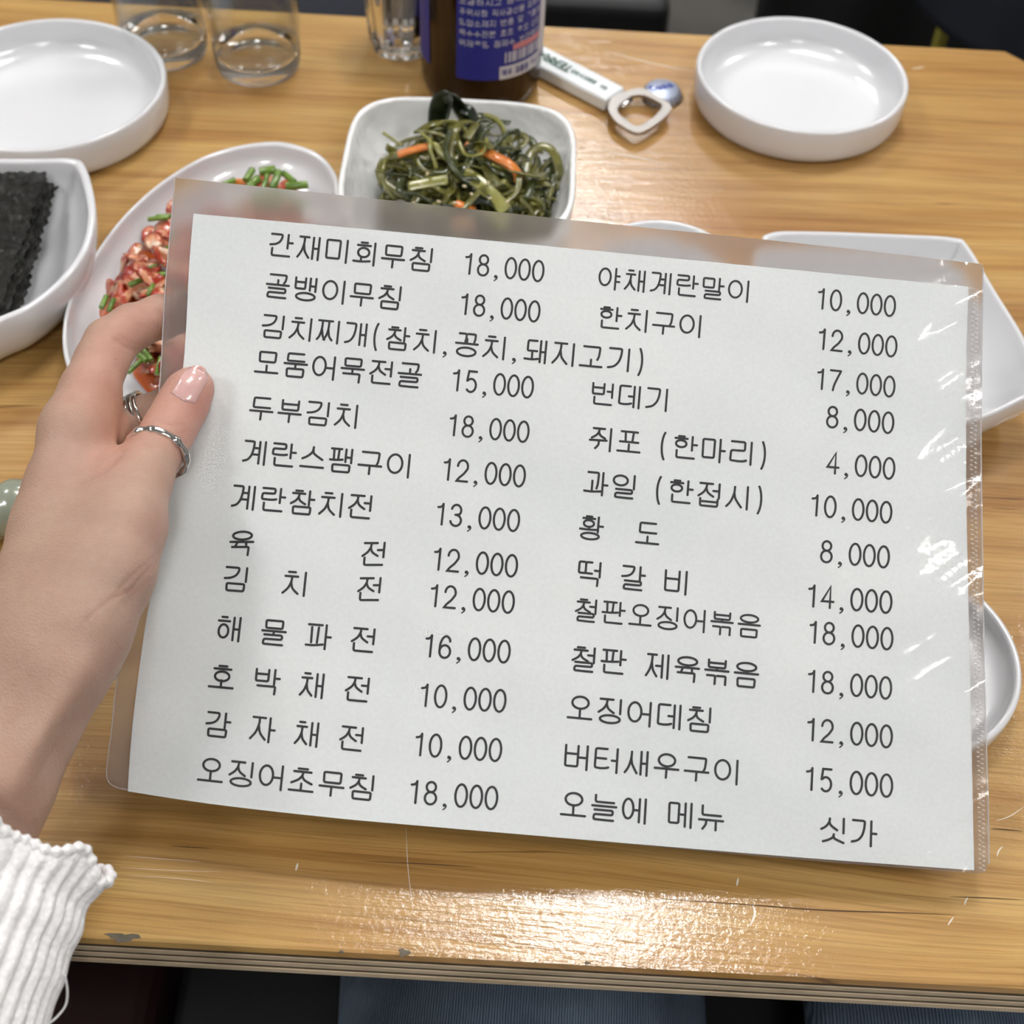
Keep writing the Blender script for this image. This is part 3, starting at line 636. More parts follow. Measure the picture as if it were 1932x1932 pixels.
# sleeve
stop = [(330, 335), (700, 374), (1100, 417), (1500, 458), (1855, 498)]; srt = [(1855, 498), (1851, 800), (1854, 1060), (1858, 1300), (1864, 1500), (1866, 1650)]
sbot = [(202, 1484), (300, 1499), (500, 1524), (760, 1554), (1100, 1585), (1500, 1622), (1866, 1651)]; slf = [(330, 335), (319, 460), (311, 553), (303, 700), (288, 880), (262, 1060), (238, 1180), (223, 1259), (208, 1400), (202, 1484)]
G = coons(stop, srt, sbot, slf, 150, 120)
def roundcorner(G):
    nv, nu, _ = G.shape; V = G.copy()
    for (cj, ci, sx, sy) in ((nv-1, 0, 1, -1), (nv-1, nu-1, -1, -1)):
        c = G[cj, ci]; r = 24.
        ctr = c+np.array([sx*r, sy*r]); q = V-ctr; ins = (q[..., 0]*-sx > 0) & (q[..., 1]*-sy > 0); dd = np.linalg.norm(q, axis=2); o_ = ins & (dd > r)
        V[o_] = ctr+q[o_]/dd[o_][:, None]*r
    return V
G = roundcorner(G); gx, gy = G[..., 0].ravel(), G[..., 1].ravel()
sl = thing('plastic_sleeve', 'clear plastic sleeve with milky margins and stitched-looking right seam around the menu', 'plastic sleeve', S3(np.array([1000.]), np.array([1000.]))[0])
wob = .0013*np.exp(-((gx-1805)/70)**2)*(np.sin(gy/31)+.6*np.sin(gy/17+gx/25)+.5*np.sin(gy/9+gx/14))+.0004*np.exp(-((gy-(380+.1*(gx-330)))/60)**2)*(np.sin(gx/24)+.6*np.sin(gx/11))
fv = S3(gx, gy, .0012)+d_[None]*np.minimum(wob, .0010)[:, None]*-1*np.sign(1)
fv = S3(gx, gy, .0022)+d_[None]*(wob*.8)[:, None]
obj('front_film', fv, grid_faces(150, 120), M['film_front'], sl)
bv = S3(gx, gy, -.0012)+d_[None]*(np.abs(wob)*.6)[:, None]; obj('back_film', bv, grid_faces(150, 120), M['film_back'], sl)
# rim where the two films are welded
def band(px, lift, hw, name, m_):
    V = []; px = np.asarray(px)
    T = np.gradient(px, axis=0); T /= np.linalg.norm(T, axis=1)[:, None]; nn = np.stack([-T[:, 1], T[:, 0]], 1)
    a, b = px+nn*hw, px-nn*hw; V = np.concatenate([S3(a[:, 0], a[:, 1], lift), S3(b[:, 0], b[:, 1], lift), S3(b[:, 0], b[:, 1], lift-.0006), S3(a[:, 0], a[:, 1], lift-.0006)]); n = len(px)
    Fc = [(k*n+i, k*n+i+1, ((k+1) % 4)*n+i+1, ((k+1) % 4)*n+i) for k in range(4) for i in range(n-1)]
    return obj(name, V, Fc, m_, sl)
edge = np.concatenate([bcurve(stop, 80), bcurve(srt, 60)[1:-2]])
M['edge'] = mat('film_edge', (.55, .53, .53), .2, 0, Alpha=.6)
band(bcurve(slf[:-1], 60), .0024, 1.1, 'welded_edge', M['edge']); band(bcurve([(1855, 505)]+srt[1:-1]+[(1866, 1630)], 60), .0024, 1.3, 'welded_edge', M['edge'])
band(bcurve([(207, 1400), (201, 1455), (205, 1475), (218, 1485), (240, 1490)], 24), .0024, 1.1, 'welded_edge', M['edge'])
sp = bcurve([(1841, 548), (1838, 700), (1837, 860), (1838, 1000), (1843, 1200), (1849, 1400), (1853, 1640)], 126); parts = []
for i, (x, y) in enumerate(sp):
    for k in (-1, 1):
        xx = x+k*3.6+random.uniform(-.8, .8); yy = y+k*2.2
        q = np.array([(xx-2.6, yy-2.2), (xx+2.6, yy-1.2), (xx+2.6, yy+1.8), (xx-2.6, yy+1.2)]); lo = S3(q[:, 0], q[:, 1], .0022); tp = q*.55+q.mean(0)*.45; hi = S3(tp[:, 0], tp[:, 1], .0030+random.uniform(0, .0004))
        parts.append(loft([lo, hi], (False, True)))
v, f = merge(parts); tag(obj('seam', v, f, M['seam'], sl, True), kind='stuff')

# ------------------------------------------------------------------ dishes
def dish(name, rim, h, label, m_, floor=.72, wall=.0035, foot=.62, mid=.93, lip=.0012, cat='dish', group=None, mh=.45, floor_z=.004):
    """rim: closed world outline on the plane of the rim (n,2); walls drop to a floor and a foot ring"""
    rim = np.asarray(rim)[:, :2]; c = (rim.max(0)+rim.min(0))/2; t = thing(name, label, cat, (c[0], c[1], TABLE), group)
    rel = rim-c; Rm = np.linalg.norm(rel, axis=1).mean(); k = wall/Rm
    def ring(s, z_): return np.concatenate([rel*s, np.full((len(rel), 1), z_)], 1)
    ss = lambda a, b, t_: a+(b-a)*t_
    prof = [(0, 0), (foot*.9, 0), (foot, .0006)]
    for q in np.linspace(0, 1, 8)[1:]:
        s_ = foot+(1-foot)*(1-(1-q)**mid_pow(mid)); prof.append((s_, .0006+(h-.0015-.0006)*q**1.0*shape(q, mh)))
    prof[-1] = (1.0, h-.0014)
    prof += [(1.0-k*.15, h-.0004), (1.0-k*.5, h), (1-k*.85, h-.0004), (1-k, h-.0014)]
    inner = []
    for q in np.linspace(1, 0, 9)[1:]:
        s_ = floor+(1-k-floor)*(1-(1-q)**mid_pow(mid)); inner.append((s_, floor_z+(h-.0015-floor_z)*shape(q, mh)))
    prof += inner+[(floor*.9, floor_z-.0003), (floor*.5, floor_z-.0005), (0, floor_z-.0005)]
    rings = [ring(max(s_, 1e-4), z_) for s_, z_ in prof]
    V, Fc = loft(rings, (True, True)); o = obj('body', V, Fc, m_, t, True, (0, 0, 0)); fixn(o); return t
def mid_pow(m): return 1+m*2.2
def shape(q, mh): return q**(1+mh)
def circ(c, r, n=96):
    a = np.linspace(0, 2*math.pi, n, endpoint=False); return np.stack([c[0]+r*np.cos(a), c[1]+r*np.sin(a)], 1)
def superell(c, a, b, p, rot=0, n=120):
    t = np.linspace(0, 2*math.pi, n, endpoint=False); x = a*np.sign(np.cos(t))*np.abs(np.cos(t))**(2/p); y = b*np.sign(np.sin(t))*np.abs(np.sin(t))**(2/p)
    return np.stack([c[0]+x*math.cos(rot)-y*math.sin(rot), c[1]+x*math.sin(rot)+y*math.cos(rot)], 1)
def pxrim(pts, hh, n=8): return np.array([onp(x, y, hh)[:2] for x, y in crom(pts, n, True)])
RH = .0225
c = onp(1514, 135, RH); dish('round_dish', circ(c, .0605), RH, 'empty round white dish near the far right table corner', M['china'], .74, .0032, .86, .9, group='round white dishes')
c = onp(84, 152, RH); dish('round_dish', circ(c, .0655), RH, 'empty round white dish behind the black seaweed bowl', M['china'], .74, .0032, .86, .9, group='round white dishes')
c = onp(1253, 503, .026); dish('round_dish', circ(c, .0372), .026, 'small white dish whose rim just shows above the middle of the sleeve', M['china'], .6, .0028, .6)
c = onp(1690, 1228, .015); dish('round_dish', circ(c, .0490), .015, 'grey-white round bowl half hidden behind the right edge of the menu', M['china'], .6, .003, .6, group=None)
RB = .040
pL, pR, pF = onp(641, 320, RB), onp(1087, 330, RB), onp(872, 184, RB); a_ = (pR[0]-pL[0])/2; bc = np.array([(pL[0]+pR[0])/2, pF[1]-a_*.96])
dish('square_bowl', superell(bc, a_, a_*.96, 4.2), RB, 'square white hammered bowl holding the green seaweed stem salad', M['hammered'], .52, .0035, .45, .35, cat='bowl', mh=.25)
nr = [(-260, 300), (-100, 297), (60, 297), (140, 297), (162, 314), (177, 365), (180, 410), (165, 470), (120, 530), (60, 578), (0, 605), (-120, 655), (-250, 650), (-320, 500), (-305, 340)]
NH = .036
nd = dish('rounded_bowl', pxrim(nr, NH, 6), NH, 'white bowl with curved corner holding black roasted seaweed sheets', M['china'], .55, .0042, .5, .4, cat='bowl', mh=.3)
rp = [(1436, 465), (1450, 438), (1520, 434), (1700, 440), (1800, 446), (1828, 462), (1880, 548), (1932, 632), (1968, 712), (1960, 738), (1932, 752), (1850, 789), (1700, 826), (1560, 830), (1470, 812), (1440, 760), (1428, 600)]
dish('rounded_bowl', pxrim(rp, .030, 6), .030, 'shallow four-cornered white dish behind the upper right corner of the menu', M['china'], .62, .0032, .5, .4, cat='bowl', mh=.2)
op = [(638, 352), (632, 322), (603, 289), (556, 270), (510, 265), (440, 275), (370, 300), (290, 352), (220, 420), (165, 498), (130, 560), (117, 620), (122, 680), (150, 745), (200, 795), (270, 822), (350, 818), (450, 760), (540, 640), (610, 500), (636, 420)]
dish('oval_plate', pxrim(op, .022, 5), .022, 'long oval white plate of red seasoned fish salad under the menu', M['china'], .72, .003, .6, .4, cat='plate', mh=.6)

# ------------------------------------------------------------------ seaweed stem salad
sal = thing('seaweed_salad', 'tangle of green seaweed stems with carrot strips in the square bowl', 'side dish', (bc[0], bc[1], TABLE+.006))
def ribbon(pts, wd, th, n=6, up=(0, 0, 1)): return tube(crom(pts, 5), 1, 8, (wd/2, th/2), up)
mound_c = np.array([*onp(884, 348, .02)[:2], 0]); rs = random.Random(5)
for i in range(260):
    a = rs.uniform(0, 2*math.pi); rr = .041*math.sqrt(rs.random()); c = mound_c+[rr*math.cos(a)*1.02, rr*math.sin(a)*.85, 0]
    top = .012+.030*(1-(rr/.045)**2); zc = TABLE+rs.uniform(.010, max(.012, top))
    if i > 150: zc = TABLE+top+rs.uniform(-.004, .004)
    R = rs.uniform(.007, .020); a0 = rs.uniform(0, 6.28); sweep = rs.uniform(1.4, 4.6); tl = rs.uniform(-.5, .5) if i < 210 else rs.uniform(-1.3, 1.3)
    Rm = rotm(tl, rs.uniform(-.5, .5), rs.uniform(0, 6.28)); el = rs.uniform(.35, 1)
    pts = [(R*math.cos(a0+sweep*k/6), R*el*math.sin(a0+sweep*k/6), rs.uniform(-.002, .002)) for k in range(7)]
    pts = np.array(pts)@Rm.T+[c[0], c[1], zc]; pts[:, 2] = np.maximum(pts[:, 2], TABLE+.0075)
    q = pts[:, :2]-mound_c[:2]; dd = np.linalg.norm(q, axis=1); k_ = np.minimum(1, .0455/np.maximum(dd, 1e-6)); pts[:, :2] = mound_c[:2]+q*k_[:, None]
    v, f = ribbon(pts, rs.uniform(.0020, .0044), rs.uniform(.0008, .0015))
    obj('seaweed_strand', v, f, M[rs.choice(['kelp_a', 'kelp_a', 'kelp_a', 'kelp_b', 'kelp_b', 'kelp_c'])], sal)
def Q(px, py, hh): return onp(px, py, hh)
big = [([(826, 262, .03), (826, 215, .045), (836, 186, .055), (856, 188, .056), (872, 215, .046), (890, 240, .036)], .010, 'kelp_d'), ([(835, 262, .03), (842, 225, .047), (850, 190, .056), (838, 184, .056)], .009, 'kelp_d'),
       ([(868, 205, .050), (888, 212, .048), (900, 240, .040), (908, 262, .034)], .007, 'kelp_d'), ([(990, 330, .03), (1000, 290, .034), (1025, 276, .036), (1046, 290, .034), (1055, 325, .028), (1048, 350, .022)], .005, 'kelp_a'),
       ([(1005, 345, .026), (1030, 330, .026), (1050, 305, .028)], .0055, 'kelp_b'), ([(715, 325, .03), (728, 300, .034), (770, 292, .037), (810, 298, .038)], .0045, 'kelp_a'), ([(716, 322, .03), (722, 340, .028), (745, 358, .026), (765, 368, .025)], .0042, 'kelp_a'),
       ([(770, 352, .034), (805, 345, .037), (845, 338, .04)], .006, 'kelp_c'), ([(865, 320, .04), (905, 345, .038), (935, 375, .034), (955, 398, .030)], .0078, 'kelp_c'), ([(905, 270, .042), (912, 300, .042), (925, 330, .038), (940, 352, .034)], .006, 'kelp_a'),
       ([(722, 250, .036), (740, 262, .034), (760, 275, .034)], .0018, 'kelp_c'), ([(990, 395, .022), (1010, 380, .024), (1020, 392, .022)], .007, 'kelp_c'), ([(880, 262, .045), (893, 240, .046), (898, 232, .046)], .005, 'kelp_a')]
for pts, wd, mk in big:
    v, f = ribbon([Q(*p) for p in pts], wd, .0012, up=(0, -.5, 1)); obj('seaweed_strand', v, f, M[mk], sal)
for pts, wd in [([(751, 292, .039), (775, 284, .041), (806, 277, .042), (812, 282, .041)], .0052), ([(913, 284, .044), (935, 296, .044), (958, 308, .042), (975, 325, .038), (978, 342, .034)], .0068), ([(878, 272, .044), (884, 278, .043), (880, 288, .042)], .003), ([(860, 383, .034), (875, 390, .033), (895, 396, .03)], .005)]:
    v, f = tube(crom([Q(*p) for p in pts], 5), 1, 8, (wd/2, .0016)); tag(obj('carrot_strip', v, f, M['carrot'], sal), 'orange carrot strip')
for k in range(14):
    p = Q(rs.uniform(780, 960), rs.uniform(275, 395), .041); v, f = blob(p, (.0013, .0009, .0007), k, .1, 4, rotm(rz=rs.uniform(0, 3))); obj('sesame_seed', v, f, M['sesame'], sal)
for px, py in [(903, 378), (915, 376), (780, 388), (842, 392)]:
    v, f = blob(Q(px, py, .035), (.0042, .0028, .0018), px, .4, 6); obj('seaweed_leaf', v, f, M['kelp_d'], sal)

# ------------------------------------------------------------------ roasted seaweed
nc = onp(-60, 450, .02); nori = thing('roasted_seaweed', 'stack of crinkled black roasted seaweed sheets in the bowl at left edge', 'side dish', (nc[0], nc[1], TABLE+.005))
for k, (q, hh) in enumerate([(((-230, 330), (100, 345), (36, 586), (-200, 640)), .0255), (((-235, 324), (107, 352), (44, 575), (-210, 640)), .0225), (((-230, 322), (93, 322), (14, 600), (-200, 640)), .029), (((-240, 328), (86, 326), (-6, 606), (-215, 640)), .0315)]):
    nu, nv = 70, 50; vv = []
    for j in range(nv):
        for i in range(nu):
            a, b = i/(nu-1), j/(nv-1); x = (1-b)*((1-a)*q[0][0]+a*q[1][0])+b*((1-a)*q[3][0]+a*q[2][0]); y = (1-b)*((1-a)*q[0][1]+a*q[1][1])+b*((1-a)*q[3][1]+a*q[2][1])
            if i == nu-1: x += 3.2*math.sin(j*1.7+k)+2.5*math.sin(j*.45+2*k)
            if j == 0: y += 1.8*math.sin(i*1.3+k)
            z_ = hh-.006*b*(1-a)*.5+.0007*math.sin(i*.9+k+j*.35)+.0006*math.sin(j*1.1-i*.3+k*2)
            vv.append(onp(x, y, z_))
    o = obj('seaweed_sheet', vv, grid_faces(nu, nv), M['nori'], nori); md = o.modifiers.new('thick', 'SOLIDIFY'); md.thickness = .0006

# ------------------------------------------------------------------ red seasoned fish salad
fc = onp(400, 540, .01); fish = thing('spicy_fish_salad', 'heap of red chilli seasoned pale slices with chopped chives on the oval plate', 'side dish', (fc[0], fc[1], TABLE+.004))
poly = np.array([(200, 600), (205, 540), (250, 470), (272, 425), (320, 395), (420, 350), (490, 335), (560, 345), (600, 420), (560, 560), (450, 680), (320, 735), (262, 700), (235, 650)], float)
def inside(p, poly):
    x, y = p; c = False
    for i in range(len(poly)):
        (x1, y1), (x2, y2) = poly[i-1], poly[i]
        if (y1 > y) != (y2 > y) and x < (x2-x1)*(y-y1)/(y2-y1)+x1: c = not c
    return c
def edged(p):
    dm = 1e9
    for i in range(len(poly)):
        a, b = poly[i-1], poly[i]; t = np.clip(((p-a)@(b-a))/((b-a)@(b-a)), 0, 1); dm = min(dm, np.linalg.norm(p-a-t*(b-a)))
    return dm
rs = random.Random(3); n_ = 0; k = 0
while n_ < 150 and k < 4000:
    k += 1; p = np.array([rs.uniform(185, 600), rs.uniform(330, 740)])
    if not inside(p, poly) or (p[0] > 420 and p[1] > 480 and rs.random() < .75): continue
    e = edged(p); hh = .007+min(e/70, 1)*.018*rs.uniform(.6, 1); s = rs.uniform(.0045, .0095)
    v, f = blob(onp(p[0], p[1], hh), (s, s*rs.uniform(.45, .9), s*rs.uniform(.2, .4)), k, .45, 8, rotm(rs.uniform(-.6, .6), rs.uniform(-.6, .6), rs.uniform(0, 3.1)))
    obj('seasoned_slice', v, f, M[rs.choice(['kim_a', 'kim_b', 'kim_a'])], fish); n_ += 1
chv = [(278, 508, .8), (262, 530, .75), (290, 520, .2), (196, 570, 1.5), (298, 412, .2), (310, 408, .4), (275, 665, -.9), (262, 670, -.7), (255, 690, 1.2), (300, 690, 1.5), (300, 545, .3), (470, 330, 1.3), (505, 322, .1), (520, 340, 1.4), (545, 335, -.9), (430, 345, .8), (478, 345, 1.0), (560, 350, .2), (500, 345, 1.5)]
for i, (px, py, a) in enumerate(chv):
    if i >= 11: hh = .022
    else: hh = .020
    c = onp(px, py, hh); dr = np.array([math.cos(a), math.sin(a), rs.uniform(-.15, .3)]); l = rs.uniform(.004, .006); r = rs.uniform(.0011, .0016) if i < 11 else rs.uniform(.0014, .0024)
    v, f = tube([c-dr*l, c, c+dr*l], r, 12); bevel(obj('chive_piece', v, f, M['chive'], fish), .0002)
for i in range(16):
    p = np.array([rs.uniform(210, 590), rs.uniform(345, 700)])
    if not inside(p, poly): continue
    a = rs.uniform(0, 3.1); c = onp(p[0], p[1], .024); dr = np.array([math.cos(a), math.sin(a), 0]); v, f = tube([c-dr*.004, c, c+dr*.004], .0012, 8); obj('chive_piece', v, f, M['chive'], fish)
v, f = blob(onp(455, 345, .018), (.006, .003, .002), 4, .2, 6); tag(obj('carrot_strip', v, f, M['carrot'], fish), 'orange carrot piece')
sv = np.array([onp(x, y, .0062) for x, y in crom([(250, 700), (262, 668), (290, 640), (340, 640), (360, 700), (330, 745), (290, 748), (262, 722)], 4, True)])
v, f = loft([sv, (sv-sv.mean(0))*.9+sv.mean(0)+[0, 0, .0012]], (False, True)); obj('sauce', v, f, M['sauce'], fish)
sv = np.array([onp(x, y, .0062) for x, y in crom([(186, 590), (196, 540), (236, 480), (262, 455), (300, 500), (280, 600), (220, 630)], 4, True)])
v, f = loft([sv, (sv-sv.mean(0))*.92+sv.mean(0)+[0, 0, .001]], (False, True)); obj('sauce', v, f, M['sauce'], fish)

# ------------------------------------------------------------------ glasses
def tumbler(px, py, rb, rt, hgt, label, wob=0, base=.010, group=None, water=None):
    c = onp(px, py); t = thing('tumbler', label, 'glass', (c[0], c[1], TABLE), group); n = 96
    a = np.linspace(0, 2*math.pi, n, endpoint=False)
    def ring(r, z_, k=0): rr = r*(1-k*np.abs(np.sin(a*5))**.7); return np.stack([rr*np.cos(a), rr*np.sin(a), np.full(n, z_)], 1)
    w_ = .0016; zs = [(base+.003)/hgt]+list(np.linspace((base+.003)/hgt, 1, 12)[1:])
    R = [ring(.0005, .0012), ring(rb*.75, .0008), ring(rb*.90, .0), ring(rb*.98, .0012, wob*.5)]+[ring(rb+(rt-rb)*q**.8, hgt*q, wob) for q in np.linspace(.04, zs[0], 4)]
    R += [ring(rb+(rt-rb)*zs[0]**.8-w_, hgt*zs[0]), ring(rb*.80, base+.0012), ring(rb*.68, base), ring(rb*.3, base-.0006), ring(.0005, base-.0008)]
    v, f = loft(R, (True, True)); fixn(obj('base', v, f, M['glass'], t, True, (0, 0, 0)))
    R = [ring(rb+(rt-rb)*q**.8, hgt*q+.0001, wob*(1 if q < .75 else 0)) for q in zs]+[ring(rt-w_*.5, hgt+.0006)]+[ring(rb+(rt-rb)*q**.8-w_, hgt*q+.0001) for q in zs[::-1]]; R.append(R[0])
    v, f = loft(R, (False, False)); fixn(obj('wall', v, f, M['glass'] if water else M['thin'], t, True, (0, 0, 0)))
    if water:
        R = [ring(.0005, base-.0002), ring(rb*.66, base+.0006), ring(rb*.8, base+.002)]+[ring(rb+(rt-rb)*q**.8-w_-.0003, hgt*q) for q in np.linspace(base/hgt+.05, water, 6)]+[ring(.0005, hgt*water)]
        v, f = loft(R, (True, True)); fixn(obj('water', v, f, M['water'], t, True, (0, 0, 0)))
    return t
tumbler(488, 124, .0245, .029, .115, 'empty clear beer glass standing nearest the middle, with thick base', group='beer glasses')
tumbler(314, 96, .0245, .029, .115, 'empty clear beer glass behind the rim of the left round dish', group='beer glasses')
tumbler(758, 86, .0190, .0245, .080, 'small faceted glass of water left of the brown bottle', .10, .007, water=.7)

# ------------------------------------------------------------------ brown bottle
bb = onp(907, 156); bt = thing('beer_bottle', 'brown glass beer bottle with blue printed back label', 'bottle', (bb[0], bb[1], TABLE))
prof = [(.0005, .003), (.020, .003), (.027, .0005), (.031, .0), (.0328, .0015), (.0342, .007), (.0346, .014), (.0347, .06), (.0347, .145), (.034, .16), (.030, .18), (.022, .205), (.016, .225), (.0135, .245), (.0128, .26), (.0140, .263), (.0140, .268), (.0122, .27), (.0100, .268), (.0100, .255), (.0105, .24), (.018, .212), (.028, .178), (.0315, .155), (.0320, .10), (.0320, .014), (.028, .008), (.0005, .008)]
v, f = lathe(prof, 96); fixn(obj('body', v, f, M['amber'], bt, True, (0, 0, 0)))
v, f = lathe([(.0005, .0082), (.028, .0084), (.0318, .0145), (.0318, .075), (.0005, .075)], 64); M['beer'] = mat('beer', (.5, .2, .03), 0, 0, IOR=1.33, Transmission_Weight=1.0)
fixn(obj('beer', v, f, M['beer'], bt, True, (0, 0, 0)))
RL = .0351
def lab(a, z_, r=RL): a = np.asarray(a); return np.stack([r*np.sin(a), -r*np.cos(a), np.asarray(z_)+0*a], 1)
LB = [None]
def labpatch(a0, a1, z0, z1, r, name, m_, n=40):
    a = np.linspace(a0, a1, n); v = np.concatenate([lab(a, z0, r), lab(a, z1, r)]); return obj(name, v, [(i, i+1, n+i+1, n+i) for i in range(n-1)], m_, LB[0] or bt, True, (0, 0, 0))
A0 = -.36
LB[0] = labpatch(A0, 5.35, .0235, .120, RL, 'label', M['blue'], 90)
labpatch(.34, 1.52, .0235, .0315, RL+.0002, 'label_panel', M['white_label']); labpatch(1.17, 1.52, .030, .12, RL+.0002, 'label_panel', M['white_label'], 12)
labpatch(.56, 1.17, .0405, .0440, RL+.0002, 'label_panel', M['red_print'], 16); labpatch(A0+.05, .20, .0862, .0905, RL+.0002, 'label_panel', M['white_label'], 16)
words = ['원재료명 정제수 보리맥아', '옥수수전분 호프 효모 산도', '영업소재지 반품 및 교환처', '주의사항 직사광선을 피하여', '보관하시고 충격을 주지', '마시기 바랍니다 이 제품은', '공정거래위원회 고시', '경고 지나친 음주는', '유통기한 별도 표시', '상담실 안내']
for i, wd_ in enumerate(words):
    z_ = .046+i*.0062; aw = (.075, 1.05) if True else None
    v2, f2 = line_mesh(wd_, (A0+.10, 0), (1.08, 0), 0, (0, 1), wt=.10); hgt = .0040/ (np.ptp(v2[:, 1])+1e-9)
    v3 = lab(v2[:, 0], z_-v2[:, 1]*hgt, RL+.0004); obj('label_print', v3, f2, M['white_print'], LB[0], False, (0, 0, 0))
for k, aa in enumerate(np.linspace(.42, 1.1, 12)):
    labpatch(aa, aa+.03+.012*(k % 3), .0335, .0400, RL+.0004, 'label_print', M['white_print'], 3)
v2, f2 = line_mesh('맥주 재활용 표시 안내문', (.42, 0), (1.4, 0), 0, (0, 1), wt=.12); v3 = lab(v2[:, 0], .0275-v2[:, 1]*(.0045/np.ptp(v2[:, 1])), RL+.0005); obj('label_print', v3, f2, M['blue'], LB[0], False, (0, 0, 0))

# ------------------------------------------------------------------ bottle opener and crown cap
oz = .009
c0, c1_ = onp(985, 85, oz), onp(1161, 176, oz); ax = (c1_-c0); ln_ = np.linalg.norm(ax); ax /= ln_; sd = np.cross((0, 0, 1), ax)
wv_ = np.linalg.norm(onp(1176, 161, oz)-onp(1149, 190, oz)); mid = (c0+c1_)/2
opn = thing('bottle_opener', 'bottle opener with white plastic handle and steel ring, right of the bottle', 'bottle opener', (mid[0], mid[1], TABLE))
Rm = np.stack([ax, sd, np.array([0, 0, 1.])], 1)
hdl = bevel(obj('handle', *box((mid[0], mid[1], TABLE+oz-.0042), (ln_, wv_, .0082), Rm), M['plastic'], opn, False), .0016, 3)
def pin(s, t_, zz=.0): return np.array([c0[0], c0[1], TABLE+oz+.0003+zz])+ax*s+sd*t_
def opn_text(txt, s0, s1, hgt, m_, t0=0.0):
    v2, f2 = line_mesh(txt, (0, 0), (1, 0), 0, (0, 1), wt=.14); k = hgt/np.ptp(v2[:, 1])
    v3 = np.array([pin(s0+(s1-s0)*x, t0-y*k*-1*-1) for x, y in v2]); obj('handle_print', v3, f2, m_, hdl, False)
opn_text('TERRA', ln_*.50, ln_*.22, -wv_*.42, M['green_print'], 0)
opn_text('청정라거-테라', ln_*.78, ln_*.56, -wv_*.20, M['green_print'], 0)
opn_text('맥주', ln_*.90, ln_*.865, -wv_*.20, M['green_print'], 0)
out = [(1148, 197), (1158, 182), (1180, 172), (1205, 166), (1226, 172), (1264, 196), (1262, 212), (1240, 232), (1204, 250), (1168, 233), (1151, 214)]
hol = [(1170, 197), (1182, 187), (1192, 180), (1210, 178), (1222, 182), (1246, 195), (1244, 208), (1230, 222), (1202, 237), (1178, 222), (1166, 209)]
def cl(pts): return np.concatenate([crom(pts, 4, True)])
O_, I_ = cl(out), cl(hol); zt = .0075
ro = np.array([onp(x, y, zt) for x, y in O_]); ri = np.array([onp(x, y, zt) for x, y in I_]); dn = np.array([0, 0, -.0024])
v, f = loft([ro, ri, ri+dn, ro+dn, ro], (False, False)); o = fixn(obj('ring', v, f, M['metal'], opn, False)); bevel(o, .0005, 2, 30)
a, b = onp(1172, 200, zt+.0012), onp(1191, 187, zt+.0012); v, f = tube([a, (a+b)/2, b], .0016, 10, (1, .6)); tag(obj('prying_lip', v, f, M['silver'], o), 'bright steel lip')
cc = onp(1250, 168, .0055); cap = thing('crown_cap', 'silver and blue crown bottle cap lying beside the opener ring', 'bottle cap', (cc[0], cc[1], TABLE))
n = 126; a = np.linspace(0, 2*math.pi, n, endpoint=False)
def cr(r, z_, k=0): rr = r*(1+k*np.cos(21*a)); return np.stack([rr*np.cos(a), rr*np.sin(a), np.full(n, z_)], 1)
v, f = loft([cr(.0118, .0002, .05), cr(.0120, .0002, .055), cr(.0113, .0026, .035), cr(.0104, .0048, .01), cr(.0096, .0060), cr(.0085, .0063), cr(.0004, .0064)], (False, True)); crw = fixn(obj('crown', v, f, M['cap'], cap, True, (0, 0, 0)))
v2, f2 = line_mesh('Cass', (-.0055, 0), (.0055, 0), 0, (0, -1), wt=.16); ca, sa = math.cos(.45), math.sin(.45)
hgt = 1.0
v3 = np.array([(x*ca-y*sa-.001, x*sa+y*ca+.001, .0066) for x, y in v2*[1, 1]]); obj('cap_print', v3, f2, M['blue_print'], crw, False, (0, 0, 0))

# ------------------------------------------------------------------ celadon rest and spoon at the left edge
cc = onp(-14, 975, .0); rest = thing('spoon_rest', 'pale green glazed ceramic spoon rest half hidden behind the hand', 'spoon rest', (cc[0], cc[1], TABLE))
path = crom([onp(-95, 960, .010), onp(-50, 962, .013), onp(-5, 958, .014), onp(28, 955, .0135), onp(52, 955, .011)], 8); rad = np.interp(np.linspace(0, 1, len(path)), [0, .08, .3, .55, .8, .93, 1], [.004, .008, .0085, .0115, .0125, .009, .002])
path[:, 2] = TABLE+np.maximum(rad, .002)
v, f = tube(path, rad, 24); obj('body', v, f, M['celadon'], rest)
sp_ = thing('spoon', 'steel spoon tip showing below the green spoon rest', 'spoon', onp(-60, 1010, 0))
v, f = tube(crom([onp(-160, 1040, .003), onp(-60, 1022, .003), onp(-12, 1012, .003), onp(10, 1003, .0032)], 6), np.interp(np.linspace(0, 1, 19), [0, .6, .9, 1], [.003, .0034, .0026, .0006]), 12, (1, .5)); obj('handle', v, f, M['silver'], sp_)
v, f = blob(onp(-200, 1050, .005), (.02, .013, .003), 1, .02, 10); obj('bowl', v, f, M['silver'], sp_)

